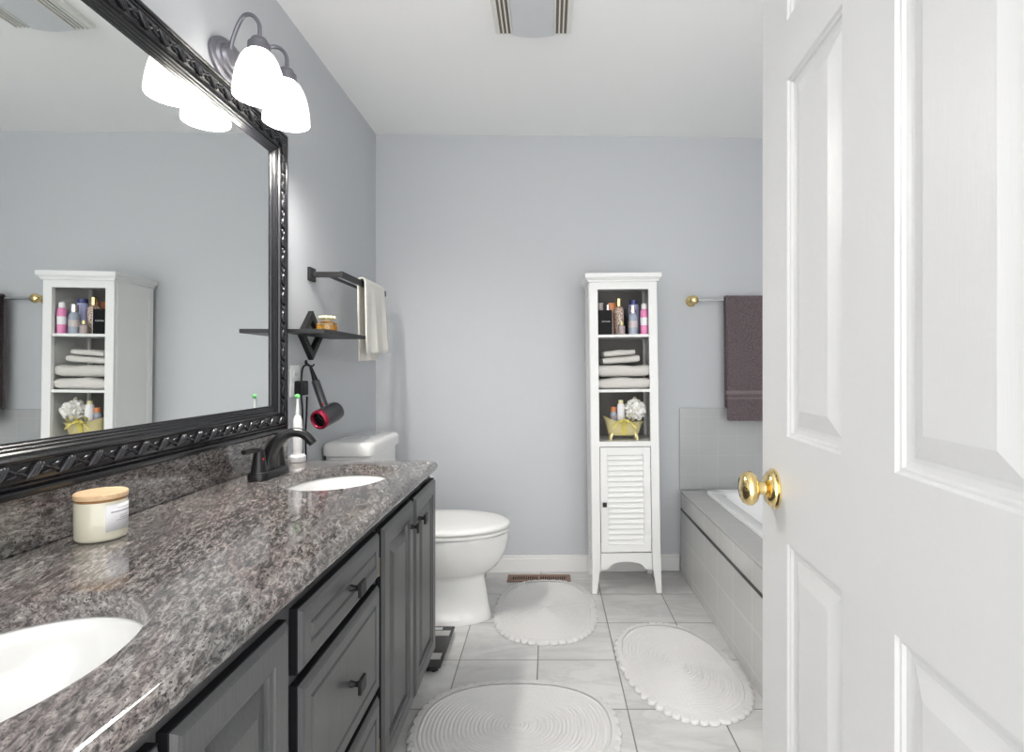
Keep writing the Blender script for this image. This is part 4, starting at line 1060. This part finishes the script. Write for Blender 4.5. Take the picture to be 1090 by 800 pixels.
# ------------------------------------------------------------------ ceiling fan light
cf = thing('ceiling_fan_light', 'white ceiling exhaust fan with light lens and side grilles', 'exhaust fan', (-0.06, 1.96, CH - 0.03))
fx0, fx1, fy0, fy1 = -0.203, 0.086, 1.76, 2.075; zc0 = CH - 0.026
bm = B(); loft(bm, [[Vector((fx0 + i, fy0 + i, z)), Vector((fx1 - i, fy0 + i, z)), Vector((fx1 - i, fy1 - i, z)), Vector((fx0 + i, fy1 - i, z))] for i, z in ((0, CH - 0.0005), (0, CH - 0.014), (0.012, CH - 0.022))]); link('housing', bm, M['vent_white'], cf, smooth=0)
bm = B(); ns = 12; rr_ = []
lx0, lx1 = fx0 + 0.066, fx1 - 0.066
for y, s_ in ((fy0 + 0.018, 1), (fy1 - 0.006, 1)):
    ring = [Vector((lx0 + (lx1 - lx0) * k / ns, y, CH - 0.0225 - 0.013 * (sin(pi * (0.12 + 0.76 * k / ns)) - 0.2))) for k in range(ns + 1)]
    ring += [Vector((lx1, y, CH - 0.0222)), Vector((lx0, y, CH - 0.0222))]
    rr_.append(ring)
loft(bm, rr_); link('light_lens', bm, M['lens'], cf, smooth=30)
for a, b in ((fx0 + 0.016, lx0 - 0.004), (lx1 + 0.004, fx1 - 0.016)):
    g_ = link('grille', bx((a, fy0 + 0.02, CH - 0.0235), (b, fy1 - 0.018, CH - 0.0221)), M['vent_gap'], cf, smooth=0)
    bm = B()
    for k in range(4):
        x = a + (b - a) * k / 3; box(bm, (x - 0.0026, fy0 + 0.019, CH - 0.029), (x + 0.0026, fy1 - 0.017, CH - 0.0236))
    link('slats', bm, M['vent_white'], g_, smooth=0)

# ------------------------------------------------------------------ six panel door, standing open
DP = Vector((0.385, 0.972, 0)); dd = Vector((-0.059, -1, 0)).normalized(); dn = Vector((-1, 0.059, 0)).normalized()   # along the door from latch to hinge / out of the face
DW, DH, DT = 0.705, 2.03, 0.035
def dpt(s, h, z): return DP + dd * s + dn * h + Vector((0, 0, z))
cols_ = [(0.115, 0.296), (0.409, 0.590)]
rows_ = [(0.235, 0.862), (1.030, 1.596), (1.690, 1.915)]
bm = B()
def face_side(h, sgn):
    us = [0] + [q for c in cols_ for q in c] + [DW]; zs = [0.012] + [q for r in rows_ for q in r] + [DH]
    grid = [[bm.verts.new(dpt(u, h, z)) for z in zs] for u in us]
    for i in range(len(us) - 1):
        for j in range(len(zs) - 1):
            if i % 2 == 1 and j % 2 == 1:
                prev = [grid[i][j], grid[i + 1][j], grid[i + 1][j + 1], grid[i][j + 1]]
                for ins, dp in ((0.003, 0.0035), (0.006, 0.004), (0.008, 0.0075), (0.014, 0.009), (0.019, 0.009), (0.044, 0.0015), (0.046, 0.0015)):
                    cur = [bm.verts.new(dpt(u, h - sgn * dp, z)) for u, z in ((us[i] + ins, zs[j] + ins), (us[i + 1] - ins, zs[j] + ins), (us[i + 1] - ins, zs[j + 1] - ins), (us[i] + ins, zs[j + 1] - ins))]
                    for k in range(4): bm.faces.new((prev[k], prev[(k + 1) % 4], cur[(k + 1) % 4], cur[k]))
                    prev = cur
                bm.faces.new(prev)
            else: bm.faces.new((grid[i][j], grid[i + 1][j], grid[i + 1][j + 1], grid[i][j + 1]))
    return grid
ga = face_side(0, 1); gb_ = face_side(-DT, -1)
def rim(ga, gb):
    ra = [g for g in (row for row in ga)]
    A = [ga[i][0] for i in range(len(ga))] + [ga[-1][j] for j in range(1, len(ga[0]))] + [ga[i][-1] for i in range(len(ga) - 2, -1, -1)] + [ga[0][j] for j in range(len(ga[0]) - 2, 0, -1)]
    Bv = [gb[i][0] for i in range(len(gb))] + [gb[-1][j] for j in range(1, len(gb[0]))] + [gb[i][-1] for i in range(len(gb) - 2, -1, -1)] + [gb[0][j] for j in range(len(gb[0]) - 2, 0, -1)]
    for k in range(len(A)): bm.faces.new((A[k], A[(k + 1) % len(A)], Bv[(k + 1) % len(A)], Bv[k]))
rim(ga, gb_)
door = struct('door_1', bm, M['door'], smooth=0)
bm = B(); kp = dpt(0.060, 0.0003, 0.936)
rose = [(0.0, 0), (0.0335, 0.0), (0.0335, 0.003), (0.030, 0.005), (0.0295, 0.008), (0.024, 0.013), (0.016, 0.016), (0.0, 0.0165)]
lathe(bm, rose, kp, dn, 36); ro_ = link('rosette', bm, M['brass'], door, smooth=45)
bm = B(); lathe(bm, [(0.0115, 0.0168), (0.0105, 0.022), (0.0112, 0.028), (0.019, 0.030), (0.0245, 0.033), (0.0285, 0.039), (0.0285, 0.045), (0.0245, 0.052), (0.0205, 0.0545), (0.0185, 0.0535), (0.017, 0.0545), (0.008, 0.0565), (0.0, 0.057)], kp, dn, 36); link('knob', bm, M['brass'], door, smooth=50)
bm = B(); lp = DP + dd * -0.0012 + dn * (-DT / 2)
e0 = DP + dd * (-0.0001)
vs = []
for s_ in (-0.0012, 0.0):
    for h_, z_ in ((-DT / 2 - 0.0125, 0.907), (-DT / 2 + 0.0125, 0.907), (-DT / 2 + 0.0125, 0.965), (-DT / 2 - 0.0125, 0.965)): vs.append(bm.verts.new(dpt(s_, h_, z_)))
for f in ((0, 3, 2, 1), (4, 5, 6, 7), (0, 1, 5, 4), (1, 2, 6, 5), (2, 3, 7, 6), (3, 0, 4, 7)): bm.faces.new([vs[i] for i in f])
link('latch_plate', bm, M['brass'], door, smooth=0)

for o in bpy.data.objects:
    if '_local' in o: del o['_local']
